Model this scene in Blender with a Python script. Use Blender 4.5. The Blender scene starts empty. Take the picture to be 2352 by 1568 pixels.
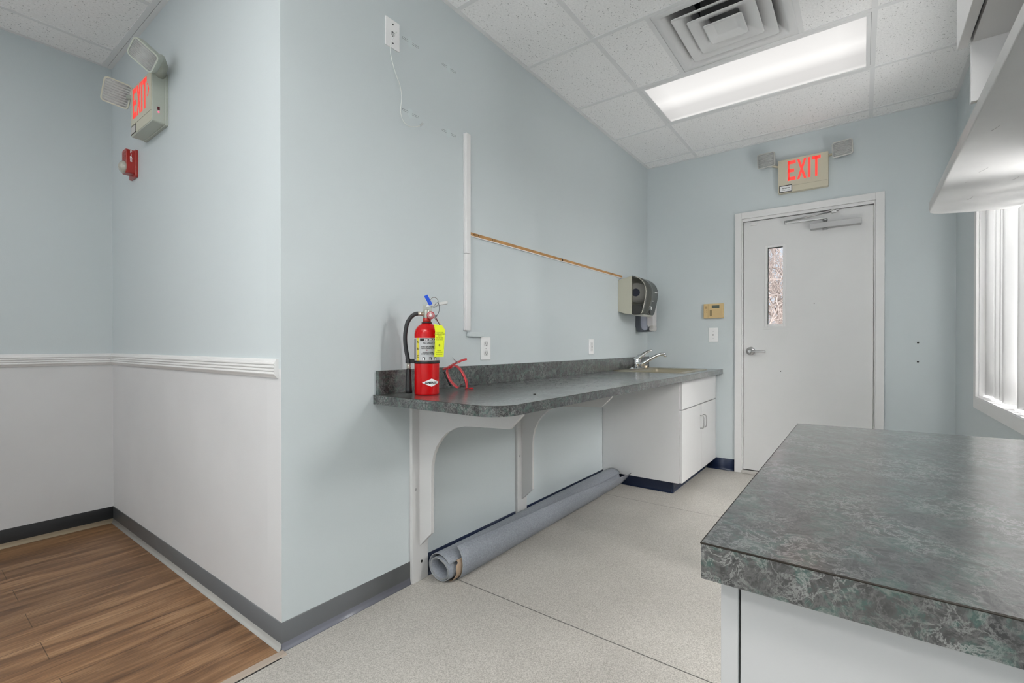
import bpy, bmesh, math, random
from mathutils import Vector, Matrix
random.seed(7)
S = bpy.context.scene
COL = S.collection
PI = math.pi
R = math.radians

# ---------------------------------------------------------------- camera, sky, sun, daylight, exposure
cd = bpy.data.cameras.new('camera')
cam = bpy.data.objects.new('camera', cd); COL.objects.link(cam); S.camera = cam
YAW, PIT, ROLL, FPX = R(36.7052), R(-0.29984), R(-0.0123), 1078.73
f = Vector((math.cos(YAW)*math.cos(PIT), math.sin(YAW)*math.cos(PIT), math.sin(PIT)))
r = Vector((math.sin(YAW), -math.cos(YAW), 0)); u = r.cross(f)
r2 = r*math.cos(ROLL)+u*math.sin(ROLL); u2 = -r*math.sin(ROLL)+u*math.cos(ROLL)
m = Matrix((r2, u2, -f)).transposed().to_4x4(); m.translation = (0, 0, 1.068)
cam.matrix_world = m
cd.sensor_fit = 'HORIZONTAL'; cd.sensor_width = 36; cd.lens = 36*FPX/2352
cd.shift_y = (798.08-784)/2352; cd.clip_start = 0.02

wd = bpy.data.worlds.new('sky'); S.world = wd; wd.use_nodes = True
bg = wd.node_tree.nodes['Background']
bg.inputs[0].default_value = (0.80, 0.88, 1.0, 1); bg.inputs[1].default_value = .85

def lamp(name, kind, loc, rot, energy, color=(1, 1, 1), sx=1, sy=1):
    l = bpy.data.lights.new(name, kind); l.energy = energy; l.color = color
    if kind == 'AREA':
        l.shape = 'RECTANGLE'; l.size = sx; l.size_y = sy
    o = bpy.data.objects.new(name, l); COL.objects.link(o); o.location = loc; o.rotation_euler = rot
    return o
sun = lamp('sun', 'SUN', (6, 8, 8), (0, 0, 0), 5.5, (1, .96, .93)); sun.data.angle = R(1)
sun.rotation_euler = Vector((0.35, -0.8, -0.5)).to_track_quat('-Z', 'Y').to_euler()
# daylight entering by the window with the vertical blind, and fill through an unseen window added behind the camera
lamp('daylight_fill', 'AREA', (2.85, -1.7, 2.55), (R(52), 0, 0), 1250, (1, .985, .965), 2.0, 1.5)
lamp('daylight_fill', 'AREA', (2.9, -1.1, .75), (R(130), 0, 0), 175, (1, .985, .965), 1.6, .8)  # uplight added outside the blind window to brighten the ceiling
lamp('daylight_fill', 'AREA', (-3.1, 1.0, .9), (0, R(-124), 0), 66, (1, .99, .97), 1.0, 2.6)  # unseen fill lamp added outside the rear window, tilted up

V = S.view_settings
V.view_transform = 'Standard'; V.look = 'None'; V.gamma = 1; V.use_curve_mapping = False
V.exposure = 0.14
LAMP, LAMP2, LAMP3 = .93, 16.5, 6      # radiance of the troffer lens in view, and of unseen fill panels added behind the camera

# ---------------------------------------------------------------- materials
def new_mat(name):
    mt = bpy.data.materials.new(name); mt.use_nodes = True
    return mt, mt.node_tree, mt.node_tree.nodes['Principled BSDF']
def P(name, col, rough=.5, metal=0, spec=.5, coat=0, trans=0, alpha=1, emit=None, es=0, bump=0, bscale=200, var=0, vscale=3):
    mt, nt, b = new_mat(name)
    b.inputs['Base Color'].default_value = (*col, 1); b.inputs['Roughness'].default_value = rough
    b.inputs['Metallic'].default_value = metal; b.inputs['Specular IOR Level'].default_value = spec
    b.inputs['Coat Weight'].default_value = coat; b.inputs['Transmission Weight'].default_value = trans
    b.inputs['Alpha'].default_value = alpha
    if emit: b.inputs['Emission Color'].default_value = (*emit, 1); b.inputs['Emission Strength'].default_value = es
    if bump or var:
        tc = nt.nodes.new('ShaderNodeTexCoord')
    if bump:
        n = nt.nodes.new('ShaderNodeTexNoise'); n.inputs['Scale'].default_value = bscale; n.inputs['Detail'].default_value = 3
        nt.links.new(tc.outputs['Object'], n.inputs['Vector'])
        bp = nt.nodes.new('ShaderNodeBump'); bp.inputs['Strength'].default_value = bump; bp.inputs['Distance'].default_value = .002
        nt.links.new(n.outputs['Fac'], bp.inputs['Height']); nt.links.new(bp.outputs['Normal'], b.inputs['Normal'])
    if var:
        n = nt.nodes.new('ShaderNodeTexNoise'); n.inputs['Scale'].default_value = vscale; n.inputs['Detail'].default_value = 5
        nt.links.new(tc.outputs['Object'], n.inputs['Vector'])
        cr = nt.nodes.new('ShaderNodeValToRGB')
        cr.color_ramp.elements[0].position = .3; cr.color_ramp.elements[1].position = .7
        cr.color_ramp.elements[0].color = (*[c*(1-var) for c in col], 1); cr.color_ramp.elements[1].color = (*[min(1, c*(1+var)) for c in col], 1)
        nt.links.new(n.outputs['Fac'], cr.inputs['Fac']); nt.links.new(cr.outputs['Color'], b.inputs['Base Color'])
    return mt
def node(nt, t, **kw):
    n = nt.nodes.new(t)
    for k, v in kw.items():
        if k in n.inputs: n.inputs[k].default_value = v
        else: setattr(n, k, v)
    return n
def ramp(nt, stops):
    cr = nt.nodes.new('ShaderNodeValToRGB'); e = cr.color_ramp.elements
    while len(e) < len(stops): e.new(.5)
    for i, (p, c) in enumerate(stops): e[i].position = p; e[i].color = (*c, 1)
    return cr
def mixc(nt, fac, a, b, mode='MIX'):
    mx = nt.nodes.new('ShaderNodeMix'); mx.data_type = 'RGBA'; mx.blend_type = mode
    for s, v in ((0, fac), (6, a), (7, b)):
        if hasattr(v, 'links'): nt.links.new(v, mx.inputs[s])
        else: mx.inputs[s].default_value = v if s == 0 else (*v, 1)
    return mx.outputs[2]

def laminate_marble():
    mt, nt, b = new_mat('green_marble_laminate'); L = nt.links.new
    tc = node(nt, 'ShaderNodeTexCoord').outputs['Object']
    n1 = node(nt, 'ShaderNodeTexNoise', Scale=34.0, Detail=6.0, Roughness=.65, Distortion=.8)
    n2 = node(nt, 'ShaderNodeTexNoise', Scale=46.0, Detail=6.0, Roughness=.7, Distortion=.5)
    n3 = node(nt, 'ShaderNodeTexNoise', Scale=42.0, Detail=6.0, Roughness=.7, Distortion=1.2)
    for n in (n1, n2, n3): L(tc, n.inputs['Vector'])
    base = ramp(nt, [(.38, (.008, .008, .010)), (.5, (.040, .039, .039)), (.58, (.026, .066, .055)), (.68, (.12, .135, .125))])
    L(n1.outputs['Fac'], base.inputs['Fac'])
    v = ramp(nt, [(.465, (0, 0, 0)), (.497, (1, 1, 1)), (.503, (1, 1, 1)), (.535, (0, 0, 0))]); L(n2.outputs['Fac'], v.inputs['Fac'])
    v2 = ramp(nt, [(.44, (0, 0, 0)), (.5, (.8, .8, .8)), (.56, (0, 0, 0))]); L(n3.outputs['Fac'], v2.inputs['Fac'])
    k2 = node(nt, 'ShaderNodeMath', operation='MULTIPLY'); k2.inputs[1].default_value = .5; L(v2.outputs['Color'], k2.inputs[0])
    n4 = node(nt, 'ShaderNodeTexNoise', Scale=9.0, Detail=3.0); L(tc, n4.inputs['Vector'])
    m4 = ramp(nt, [(.42, (.05, .05, .05)), (.62, (.85, .85, .85))]); L(n4.outputs['Fac'], m4.inputs['Fac'])
    k1 = node(nt, 'ShaderNodeMath', operation='MULTIPLY'); L(m4.outputs['Color'], k1.inputs[1]); L(v.outputs['Color'], k1.inputs[0])
    c = mixc(nt, k2.outputs[0], base.outputs['Color'], (.15, .15, .145))
    c = mixc(nt, k1.outputs[0], c, (.27, .275, .265))
    L(c, b.inputs['Base Color'])
    b.inputs['Roughness'].default_value = .30; b.inputs['IOR'].default_value = 1.6
    b.inputs['Coat Weight'].default_value = 1.0; b.inputs['Coat Roughness'].default_value = .16; b.inputs['Coat IOR'].default_value = 1.5
    return mt
def vinyl_floor():
    mt, nt, b = new_mat('speckled_grey_vinyl'); L = nt.links.new
    tc = node(nt, 'ShaderNodeTexCoord').outputs['Object']
    n1 = node(nt, 'ShaderNodeTexNoise', Scale=260.0, Detail=2.0); n2 = node(nt, 'ShaderNodeTexNoise', Scale=2.2, Detail=4.0)
    n3 = node(nt, 'ShaderNodeTexVoronoi', Scale=150.0)
    for n in (n1, n2, n3): L(tc, n.inputs['Vector'])
    a = ramp(nt, [(.3, (.36, .34, .305)), (.5, (.505, .48, .44)), (.7, (.64, .61, .565))]); L(n1.outputs['Fac'], a.inputs['Fac'])
    w = ramp(nt, [(.3, (.86, .86, .86)), (.7, (1.04, 1.04, 1.04))]); L(n2.outputs['Fac'], w.inputs['Fac'])
    s = ramp(nt, [(.1, (.62, .62, .62)), (.2, (1, 1, 1))]); L(n3.outputs['Distance'], s.inputs['Fac'])
    c = mixc(nt, 1.0, a.outputs['Color'], w.outputs['Color'], 'MULTIPLY')
    c = mixc(nt, .6, c, s.outputs['Color'], 'MULTIPLY')
    L(c, b.inputs['Base Color']); b.inputs['Roughness'].default_value = .42
    return mt
def wood_floor():
    mt, nt, b = new_mat('brown_wood_planks'); L = nt.links.new
    tc = node(nt, 'ShaderNodeTexCoord').outputs['Object']
    br = node(nt, 'ShaderNodeTexBrick', Scale=1.0); br.offset = .37; br.offset_frequency = 2
    for k, v in {'Color1': (.3, .3, .3, 1), 'Color2': (.7, .7, .7, 1), 'Mortar': (0, 0, 0, 1), 'Mortar Size': .0012, 'Mortar Smooth': .2,
                 'Brick Width': 1.22, 'Row Height': .152}.items(): br.inputs[k].default_value = v
    L(tc, br.inputs['Vector'])
    mp = node(nt, 'ShaderNodeMapping'); mp.inputs['Scale'].default_value = (1.6, 13, 1); L(tc, mp.inputs['Vector'])
    mp2 = node(nt, 'ShaderNodeMapping'); mp2.inputs['Scale'].default_value = (7, 190, 1); L(tc, mp2.inputs['Vector'])
    n1 = node(nt, 'ShaderNodeTexNoise', Scale=1.6, Detail=5.0, Roughness=.6, Distortion=.6); L(mp.outputs[0], n1.inputs['Vector'])
    n2 = node(nt, 'ShaderNodeTexNoise', Scale=1.0, Detail=4.0, Roughness=.6); L(mp2.outputs[0], n2.inputs['Vector'])
    a = ramp(nt, [(.3, (.12, .058, .025)), (.5, (.25, .130, .060)), (.7, (.40, .235, .122))]); L(n1.outputs['Fac'], a.inputs['Fac'])
    g = ramp(nt, [(.3, (.60, .60, .60)), (.7, (1.3, 1.3, 1.3))]); L(n2.outputs['Fac'], g.inputs['Fac'])
    c = mixc(nt, .8, a.outputs['Color'], g.outputs['Color'], 'MULTIPLY')
    t = ramp(nt, [(0, (.35, .35, .35)), (.28, (.82, .82, .82)), (.72, (1.12, 1.12, 1.12))]); L(br.outputs['Color'], t.inputs['Fac'])
    c = mixc(nt, 1.0, c, t.outputs['Color'], 'MULTIPLY')
    L(c, b.inputs['Base Color']); b.inputs['Roughness'].default_value = .42
    return mt
def ceiling_tile():
    mt, nt, b = new_mat('fissured_ceiling_tile'); L = nt.links.new
    tc = node(nt, 'ShaderNodeTexCoord').outputs['Object']
    v = node(nt, 'ShaderNodeTexVoronoi', Scale=85.0); n = node(nt, 'ShaderNodeTexNoise', Scale=110.0, Detail=2.0)
    n2 = node(nt, 'ShaderNodeTexNoise', Scale=14.0, Detail=2.0)
    w = mixc(nt, .02, tc, n.outputs['Color'], 'ADD')
    L(w, v.inputs['Vector']); L(tc, n.inputs['Vector']); L(tc, n2.inputs['Vector'])
    d = ramp(nt, [(.13, (1, 1, 1)), (.26, (0, 0, 0))]); L(v.outputs['Distance'], d.inputs['Fac'])
    k = ramp(nt, [(.45, (0, 0, 0)), (.58, (1, 1, 1))]); L(n2.outputs['Fac'], k.inputs['Fac'])
    # only some cells carry a pit
    s = node(nt, 'ShaderNodeSeparateColor'); L(v.outputs['Color'], s.inputs[0])
    gt = node(nt, 'ShaderNodeMath', operation='GREATER_THAN'); gt.inputs[1].default_value = .45; L(s.outputs[0], gt.inputs[0])
    mu = node(nt, 'ShaderNodeMath', operation='MULTIPLY'); L(d.outputs['Color'], mu.inputs[0]); L(gt.outputs[0], mu.inputs[1])
    c = mixc(nt, mu.outputs[0], (.95, .945, .94), (.42, .42, .42))
    g = ramp(nt, [(.3, (.93, .93, .93)), (.7, (1.03, 1.03, 1.03))]); L(n.outputs['Fac'], g.inputs['Fac'])
    c = mixc(nt, 1.0, c, g.outputs['Color'], 'MULTIPLY')
    L(c, b.inputs['Base Color']); b.inputs['Roughness'].default_value = .95; b.inputs['Specular IOR Level'].default_value = .1
    return mt
def lens_emission(name='lit_prismatic_lens', power=LAMP):
    mt, nt, b = new_mat(name); L = nt.links.new
    tc = node(nt, 'ShaderNodeTexCoord').outputs['Generated']
    sp = node(nt, 'ShaderNodeSeparateXYZ'); L(tc, sp.inputs[0])
    rx = ramp(nt, [(0, (.80,)*3), (.30, (.87,)*3), (.45, (.99,)*3), (.56, (.90,)*3), (.70, (.70,)*3), (.93, (.68,)*3), (1, (.90,)*3)])
    L(sp.outputs['X'], rx.inputs['Fac'])
    ry = ramp(nt, [(0, (.88,)*3), (.1, (1,)*3), (.9, (1,)*3), (1, (.86,)*3)]); L(sp.outputs['Y'], ry.inputs['Fac'])
    c = mixc(nt, 1.0, rx.outputs['Color'], ry.outputs['Color'], 'MULTIPLY')
    L(c, b.inputs['Emission Color']); b.inputs['Emission Strength'].default_value = power
    tint = mixc(nt, 1.0, c, (1, .98, .955), 'MULTIPLY'); L(tint, b.inputs['Emission Color'])
    b.inputs['Base Color'].default_value = (.05, .05, .05, 1); b.inputs['Roughness'].default_value = .5; b.inputs['Specular IOR Level'].default_value = .2
    return mt
def two_side_transp(name, col, fac, rough=.1, transl=False):
    mt, nt, b = new_mat(name); L = nt.links.new
    b.inputs['Base Color'].default_value = (*col, 1); b.inputs['Roughness'].default_value = rough
    t = node(nt, 'ShaderNodeBsdfTranslucent' if transl else 'ShaderNodeBsdfTransparent'); t.inputs[0].default_value = (1, 1, 1, 1) if not transl else (*col, 1)
    mx = node(nt, 'ShaderNodeMixShader'); mx.inputs[0].default_value = fac
    L(b.outputs[0], mx.inputs[1]); L(t.outputs[0], mx.inputs[2])
    L(mx.outputs[0], nt.nodes['Material Output'].inputs[0])
    return mt

BLUE = P('pale_blue_wall_paint', (.600, .653, .668), .55, spec=.35, bump=.12, bscale=160, var=.012, vscale=1.5)
GREY = P('grey_wainscot_paint', (.67, .67, .675), .6, spec=.3, bump=.15, bscale=160, var=.03, vscale=3)
TRIM = P('white_trim_paint', (.78, .775, .77), .45, bump=.05)
DOORP = P('white_door_paint', (.73, .73, .725), .5, bump=.08, bscale=90, var=.012, vscale=4)
LAMDARK = P('darkened_white_laminate', (.50, .50, .50), .38, bump=.04, bscale=300)  # white laminate darkened to offset strong light on the island panels
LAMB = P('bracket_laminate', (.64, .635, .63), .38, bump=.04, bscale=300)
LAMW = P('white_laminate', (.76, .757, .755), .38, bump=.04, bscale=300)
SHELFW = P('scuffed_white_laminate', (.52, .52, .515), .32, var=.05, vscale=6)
MARB = laminate_marble()
VINYL = vinyl_floor(); WOOD = wood_floor(); TILE = ceiling_tile()
GRID = P('ceiling_grid_white', (.80, .80, .80), .45)
VENTW = P('vent_white', (.74, .74, .74), .35)
BASEG = P('grey_rubber_base', (.125, .13, .135), .38)
BASEL = P('light_base_toe', (.42, .42, .40), .5)
NAVY = P('navy_rubber_base', (.010, .020, .055), .35)
STRIP = P('beige_threshold', (.42, .35, .29), .45)
BLACKM = P('black_plastic', (.012, .012, .013), .4)
DARK = P('dark_gap', (.02, .02, .02), .8)
WHITEP = P('white_plastic', (.88, .88, .88), .35)
IVORY = P('ivory_plastic', (.62, .60, .50), .4)
BEIGEP = P('beige_sign_housing', (.60, .555, .43), .45)
TAN = P('tan_keypad_plastic', (.62, .45, .22), .4)
GREYGREEN = P('pale_green_housing', (.47, .50, .44), .4)
REDL = P('lit_red_letters', (.8, .05, .04), .4, emit=(1, .06, .045), es=.55)
REDP = P('red_gloss_paint', (.58, .0, .002), .25, coat=.15, spec=.4)
REDD = P('dark_red_plastic', (.40, .018, .012), .3, coat=.3)
REDS = P('red_strap_paint', (.60, .012, .02), .3, coat=.3)
CHROME = P('chrome', (.72, .73, .74), .12, metal=1)
STEEL = P('brushed_steel', (.60, .53, .40), .28, metal=1, bump=.05, bscale=400)
SATIN = P('satin_nickel', (.50, .50, .50), .35, metal=1)
ALU = P('aluminium_paint', (.40, .40, .40), .4, metal=.5)
BRASS = P('nickel_brass', (.60, .52, .42), .3, metal=1)
RUBBER = P('black_rubber_hose', (.025, .027, .03), .5)
LABELS = P('silver_label', (.52, .53, .54), .35)
LABELY = P('yellow_label_band', (.72, .62, .06), .4)
TAGY = P('fluorescent_yellow_card', (.80, .88, .02), .6)
TAGB = P('blue_tamper_tag', (.0, .07, .62), .4)
WHITE = P('white_ink', (.85, .85, .85), .5)
INK = P('black_ink', (.02, .02, .02), .6)
INKG = P('olive_ink', (.30, .34, .02), .6)
CLOTH = P('grey_vinyl_sheet', (.265, .285, .32), .45, bump=.1, bscale=500, var=.18, vscale=160)
CLOTHB = P('vinyl_sheet_backing', (.36, .37, .37), .7)
KRAFT = P('brown_kraft_backing', (.42, .31, .22), .75)
WOODS = P('bare_plywood_edge', (.46, .24, .085), .6, var=.25, vscale=14)
SMOKE = two_side_transp('smoked_plastic_front', (.085, .09, .08), .12, .18)
SMOKEW = two_side_transp('smoked_plastic_window', (.05, .05, .04), .72, .1)
PAPER = P('paper_roll', (.85, .82, .76), .8)
BLUEC = P('blue_roll_core', (.015, .025, .09), .5)
SOAPD = P('slate_grey_plastic', (.075, .085, .10), .4)
SOAPL = P('pale_soap_bag', (.40, .42, .50), .4)
SOAPG = P('light_grey_plastic', (.55, .54, .52), .4)
GLASS = two_side_transp('clear_glass', (.6, .65, .65), .94, .02)
BLIND = two_side_transp('vinyl_blind', (.70, .70, .70), .16, .5, True)
LENSC = P('clear_ribbed_lens', (.90, .91, .89), .05, spec=.9, trans=.6, bump=.6, bscale=70, var=.08, vscale=40)
REFL = P('lamp_reflector', (.88, .89, .86), .15, metal=.25)
LAMPM = lens_emission(); LAMPR = lens_emission('fill_prismatic_lens', LAMP2); LAMPH = lens_emission('hall_fill_lens', LAMP3)
BARK = P('pale_bark', (.50, .42, .39), .9, var=.3, vscale=5)
SPACK = P('white_spackle', (.62, .69, .70), .8)
SOIL = P('outdoor_ground', (.25, .24, .2), .9)
LEDR = P('small_red_led', (.9, .02, .1), .4, emit=(1, .03, .12), es=3)
LCD = P('lcd_grey_green', (.10, .12, .09), .3)

# ---------------------------------------------------------------- builders
class B:
    """collects shapes in world or local metres, several materials by index"""
    def __init__(s): s.bm = bmesh.new(); s.mi = 0; s.sm = False
    def face(s, vs):
        try:
            fc = s.bm.faces.new(vs); fc.material_index = s.mi; fc.smooth = s.sm; return fc
        except ValueError: return None
    def box(s, x0, x1, y0, y1, z0, z1, M=None):
        c = [Vector(p) for p in ((x0, y0, z0), (x1, y0, z0), (x1, y1, z0), (x0, y1, z0), (x0, y0, z1), (x1, y0, z1), (x1, y1, z1), (x0, y1, z1))]
        if M: c = [M @ p for p in c]
        v = [s.bm.verts.new(p) for p in c]
        for q in ((0, 3, 2, 1), (4, 5, 6, 7), (0, 1, 5, 4), (1, 2, 6, 5), (2, 3, 7, 6), (3, 0, 4, 7)): s.face([v[i] for i in q])
        return s
    def prism(s, pts, axis, a, b, M=None):
        """pts 2D outline in the plane of the two other axes (in x,y,z order), extruded a..b along axis"""
        def mk(p, t):
            q = {'x': (t, p[0], p[1]), 'y': (p[0], t, p[1]), 'z': (p[0], p[1], t)}[axis]
            q = Vector(q); return s.bm.verts.new(M @ q if M else q)
        v0 = [mk(p, a) for p in pts]; v1 = [mk(p, b) for p in pts]; n = len(pts)
        sm = s.sm; s.sm = False
        s.face(v0[::-1]); s.face(v1); s.sm = sm
        for i in range(n): s.face([v0[i], v0[(i+1) % n], v1[(i+1) % n], v1[i]])
        return s
    def tube(s, pts, rad, n=12, cap=True, flat=1.0):
        pts = [Vector(p) for p in pts]; k = len(pts); rads = rad if isinstance(rad, (list, tuple)) else [rad]*k
        rings = []; t0 = (pts[1]-pts[0]).normalized(); nr = t0.orthogonal().normalized()
        for i, p in enumerate(pts):
            t = (pts[min(i+1, k-1)]-pts[max(i-1, 0)]).normalized()
            nr = (nr - t*nr.dot(t)).normalized(); bn = t.cross(nr)
            rings.append([s.bm.verts.new(p+(nr*math.cos(2*PI*j/n)+bn*math.sin(2*PI*j/n)*flat)*rads[i]) for j in range(n)])
        sm, s.sm = s.sm, True
        for i in range(k-1):
            for j in range(n): s.face([rings[i][j], rings[i][(j+1) % n], rings[i+1][(j+1) % n], rings[i+1][j]])
        s.sm = False
        if cap: s.face(rings[0][::-1]); s.face(rings[-1])
        s.sm = sm
        return s
    def lathe(s, prof, c=(0, 0, 0), n=32, M=None, a0=0, a1=2*PI):
        """prof (radius, height) about local z at c"""
        full = abs(a1-a0-2*PI) < 1e-6; rings = []
        m_ = n if full else n+1
        for (rr, z) in prof:
            ring = []
            for j in range(m_):
                a = a0+(a1-a0)*j/n
                p = Vector((rr*math.cos(a), rr*math.sin(a), z))
                p = (M @ p) if M else p
                ring.append(s.bm.verts.new(p+Vector(c)))
            rings.append(ring)
        sm, s.sm = s.sm, True
        for i in range(len(prof)-1):
            for j in range(m_ if full else n):
                s.face([rings[i][j], rings[i][(j+1) % m_], rings[i+1][(j+1) % m_], rings[i+1][j]])
        s.sm = False
        if full:
            if prof[0][0] > 1e-5: s.face(rings[0][::-1])
            if prof[-1][0] > 1e-5: s.face(rings[-1])
        s.sm = sm
        return s
    def strip(s, pts, w, t=.0015):
        """a flat metal strip: pts centre line, w width vector"""
        w = Vector(w); pts = [Vector(p) for p in pts]; rr = []
        for i, p in enumerate(pts):
            tg = (pts[min(i+1, len(pts)-1)]-pts[max(i-1, 0)]).normalized(); nn = tg.cross(w).normalized()*t
            rr.append([s.bm.verts.new(q) for q in (p-w/2-nn, p+w/2-nn, p+w/2+nn, p-w/2+nn)])
        sm, s.sm = s.sm, True
        for i in range(len(pts)-1):
            for j in range(4): s.face([rr[i][j], rr[i][(j+1) % 4], rr[i+1][(j+1) % 4], rr[i+1][j]])
        s.sm = False; s.face(rr[0][::-1]); s.face(rr[-1]); s.sm = sm
        return s
def empty(name, loc, label, cat, group=None, rz=0):
    o = bpy.data.objects.new(name, None); COL.objects.link(o); o.location = loc; o.rotation_euler = (0, 0, rz)
    o.empty_display_size = .05
    tag(o, label, cat, group); return o
def tag(o, label=None, cat=None, group=None, kind=None):
    if label: o['label'] = label
    if cat: o['category'] = cat
    if group: o['group'] = group
    if kind: o['kind'] = kind
    return o
def obj(name, b, mats, parent=None, bevel=0, local=False, label=None, seg=2, kind=None):
    """one mesh object. World-built meshes are moved so that they stand at their base or hang from their parent"""
    bm = b.bm
    bmesh.ops.recalc_face_normals(bm, faces=bm.faces)
    if not isinstance(mats, (list, tuple)): mats = [mats]
    me = bpy.data.meshes.new(name)
    if local: off = Vector((0, 0, 0))
    else:
        xs = [v.co for v in bm.verts]
        lo = Vector([min(v[i] for v in xs) for i in range(3)]); hi = Vector([max(v[i] for v in xs) for i in range(3)])
        off = Vector(((lo.x+hi.x)/2, (lo.y+hi.y)/2, lo.z))
        bmesh.ops.translate(bm, verts=bm.verts, vec=-off)
    bm.to_mesh(me); bm.free()
    for mt in mats: me.materials.append(mt)
    o = bpy.data.objects.new(name, me); COL.objects.link(o)
    if parent:
        o.parent = parent
        if not local:
            base = Vector((0, 0, 0)); q = parent
            while q: base += Vector(q.location); q = q.parent
            o.location = off-base
    else: o.location = off
    if bevel:
        md = o.modifiers.new('bevel', 'BEVEL'); md.width = bevel; md.segments = seg; md.limit_method = 'ANGLE'; md.angle_limit = R(40)
        md.harden_normals = False
    if label: o['label'] = label
    if kind: o['kind'] = kind
    return o
def struct(name, b, mats, parent=None, bevel=0):
    o = obj(name, b, mats, parent, bevel)
    if not parent: o['kind'] = 'structure'
    return o
def world_off(parent):
    base = Vector((0, 0, 0)); q = parent
    while q: base += Vector(q.location); q = q.parent
    return base
def text_mesh(name, txt, size, mat, parent, M, extrude=.0004, wrap=None, wide=1.0, bold=0.0, spacing=1.0):
    """real lettering as a thin mesh; M places the text plane (local x right, local y up, local z out). wrap = cylinder radius"""
    c = bpy.data.curves.new(name, 'FONT'); c.body = txt; c.size = size; c.extrude = extrude; c.align_x = 'CENTER'; c.align_y = 'CENTER'
    c.offset = bold; c.space_character = spacing
    t = bpy.data.objects.new(name, c); COL.objects.link(t)
    dg = bpy.context.evaluated_depsgraph_get(); dg.update()
    me = bpy.data.meshes.new_from_object(t.evaluated_get(dg)); COL.objects.unlink(t); bpy.data.objects.remove(t); bpy.data.curves.remove(c)
    for v in me.vertices:
        v.co.x *= wide
        if wrap:
            a = v.co.x/wrap; rr = wrap+v.co.z
            v.co = Vector((math.sin(a)*rr, v.co.y, math.cos(a)*rr-wrap))
    me.transform(M)
    me.materials.clear(); me.materials.append(mat)
    o = bpy.data.objects.new(name, me); COL.objects.link(o); o.parent = parent
    return o
def frame_matrix(origin, xdir, ydir):
    x = Vector(xdir).normalized(); y = Vector(ydir); y = (y-x*y.dot(x)).normalized(); z = x.cross(y)
    mm = Matrix((x, y, z)).transposed().to_4x4(); mm.translation = origin
    return mm
def rrect(x0, x1, y0, y1, rad, n=5):
    pts = []
    for cx, cy, a in ((x1-rad, y0+rad, -90), (x1-rad, y1-rad, 0), (x0+rad, y1-rad, 90), (x0+rad, y0+rad, 180)):
        for i in range(n+1):
            t = R(a+90*i/n); pts.append((cx+rad*math.cos(t), cy+rad*math.sin(t)))
    return pts

# ---------------------------------------------------------------- the room
W, XD, H, YR, YF, XB, XA = 1.624, 4.315, 2.726, -.505, 3.62, -2.6, .831
YT = 1.612
b = B(); b.box(XB-.1, XD+.3, YR-.1, YT, -.06, 0); struct('floor', b, VINYL)
b = B(); b.box(XB-.1, XA+.1, YT, YF+.1, -.06, .001); struct('floor', b, WOOD)
# welded seams in the sheet floor
b = B(); b.box(1.562, 1.566, YR, 1.60, -.001, .0006); b.box(3.10, 3.102, YR, 1.60, -.001, .0004); struct('trim_1', b, P('floor_seam', (.14, .135, .125), .6))
b = B(); b.prism([(YT-.024, 0), (YT-.018, .005), (YT+.006, .0055), (YT+.012, .001)], 'x', XB, XA+.0)
b.mi = 1; b.box(XB, XA-.02, YT-.029, YT-.024, 0, .0012); struct('trim_2', b, [STRIP, DARK])

b = B(); b.box(XA+.0005, XD+.12, W, W+.1, 0, H); b.box(XA, XA+.0006, W+.0002, W+.1, .985, H); b.mi = 1; b.box(XA, XA+.0006, W+.0002, W+.1, 0, .985); struct('wall_left', b, [BLUE, GREY])
b = B(); b.box(XA, XA+.1, W+.1, YF+.1, .985, H); b.mi = 1; b.box(XA, XA+.1, W+.1, YF+.1, 0, .985)
struct('wall_alcove', b, [BLUE, GREY])
b = B(); b.box(XB-.1, XA, YF, YF+.1, .985, H); b.mi = 1; b.box(XB-.1, XA, YF, YF+.1, 0, .985); struct('wall_far', b, [BLUE, GREY])
# door wall with its opening
DY0, DY1, DZ = -.128, .862, 2.172
b = B(); b.box(XD, XD+.12, YR-.1, DY0+.02, 0, H); b.box(XD, XD+.12, DY1-.02, W, 0, H); b.box(XD, XD+.12, DY0+.02, DY1-.02, DZ-.02, H); struct('wall_back', b, BLUE)
# window wall with its opening
WX0, WX1, WZ0, WZ1 = 2.0, 3.535, .785, 2.10
b = B(); b.box(XB-.1, WX0, YR-.1, YR, 0, H); b.box(WX1, XD, YR-.1, YR, 0, H)
b.box(WX0, WX1, YR-.1, YR, 0, WZ0); b.box(WX0, WX1, YR-.1, YR, WZ1, H); struct('wall_right', b, BLUE)
# wall behind the camera with a wide window added to let in fill light
b = B(); b.box(XB-.1, XB, YR, YF, 0, .8); b.box(XB-.1, XB, YR, YF, 2.2, H); b.box(XB-.1, XB, YR, -.2, .8, 2.2); b.box(XB-.1, XB, 3.4, YF, .8, 2.2); struct('wall_front', b, BLUE)
b = B(); b.box(XB-.07, XB-.03, -.2, -.14, .8, 2.2); b.box(XB-.07, XB-.03, .94, 1.0, .86, 2.14); b.box(XB-.07, XB-.03, 3.34, 3.4, .8, 2.2); b.box(XB-.07, XB-.03, 2.07, 2.13, .86, 2.14)
b.box(XB-.07, XB-.03, -.14, 3.34, .8, .86); b.box(XB-.07, XB-.03, -.14, 3.34, 2.14, 2.2); w2 = struct('fill_window', b, TRIM)
b = B(); b.box(XB-.052, XB-.048, -.14, 3.34, .86, 2.14); obj('pane', b, GLASS, w2)

b = B(); b.box(XB, -.7, 1.66, 1.76, 0, H); struct('wall_light_shield', b, BLUE)  # unseen wall added to shield the alcove from the rear window light

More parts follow.
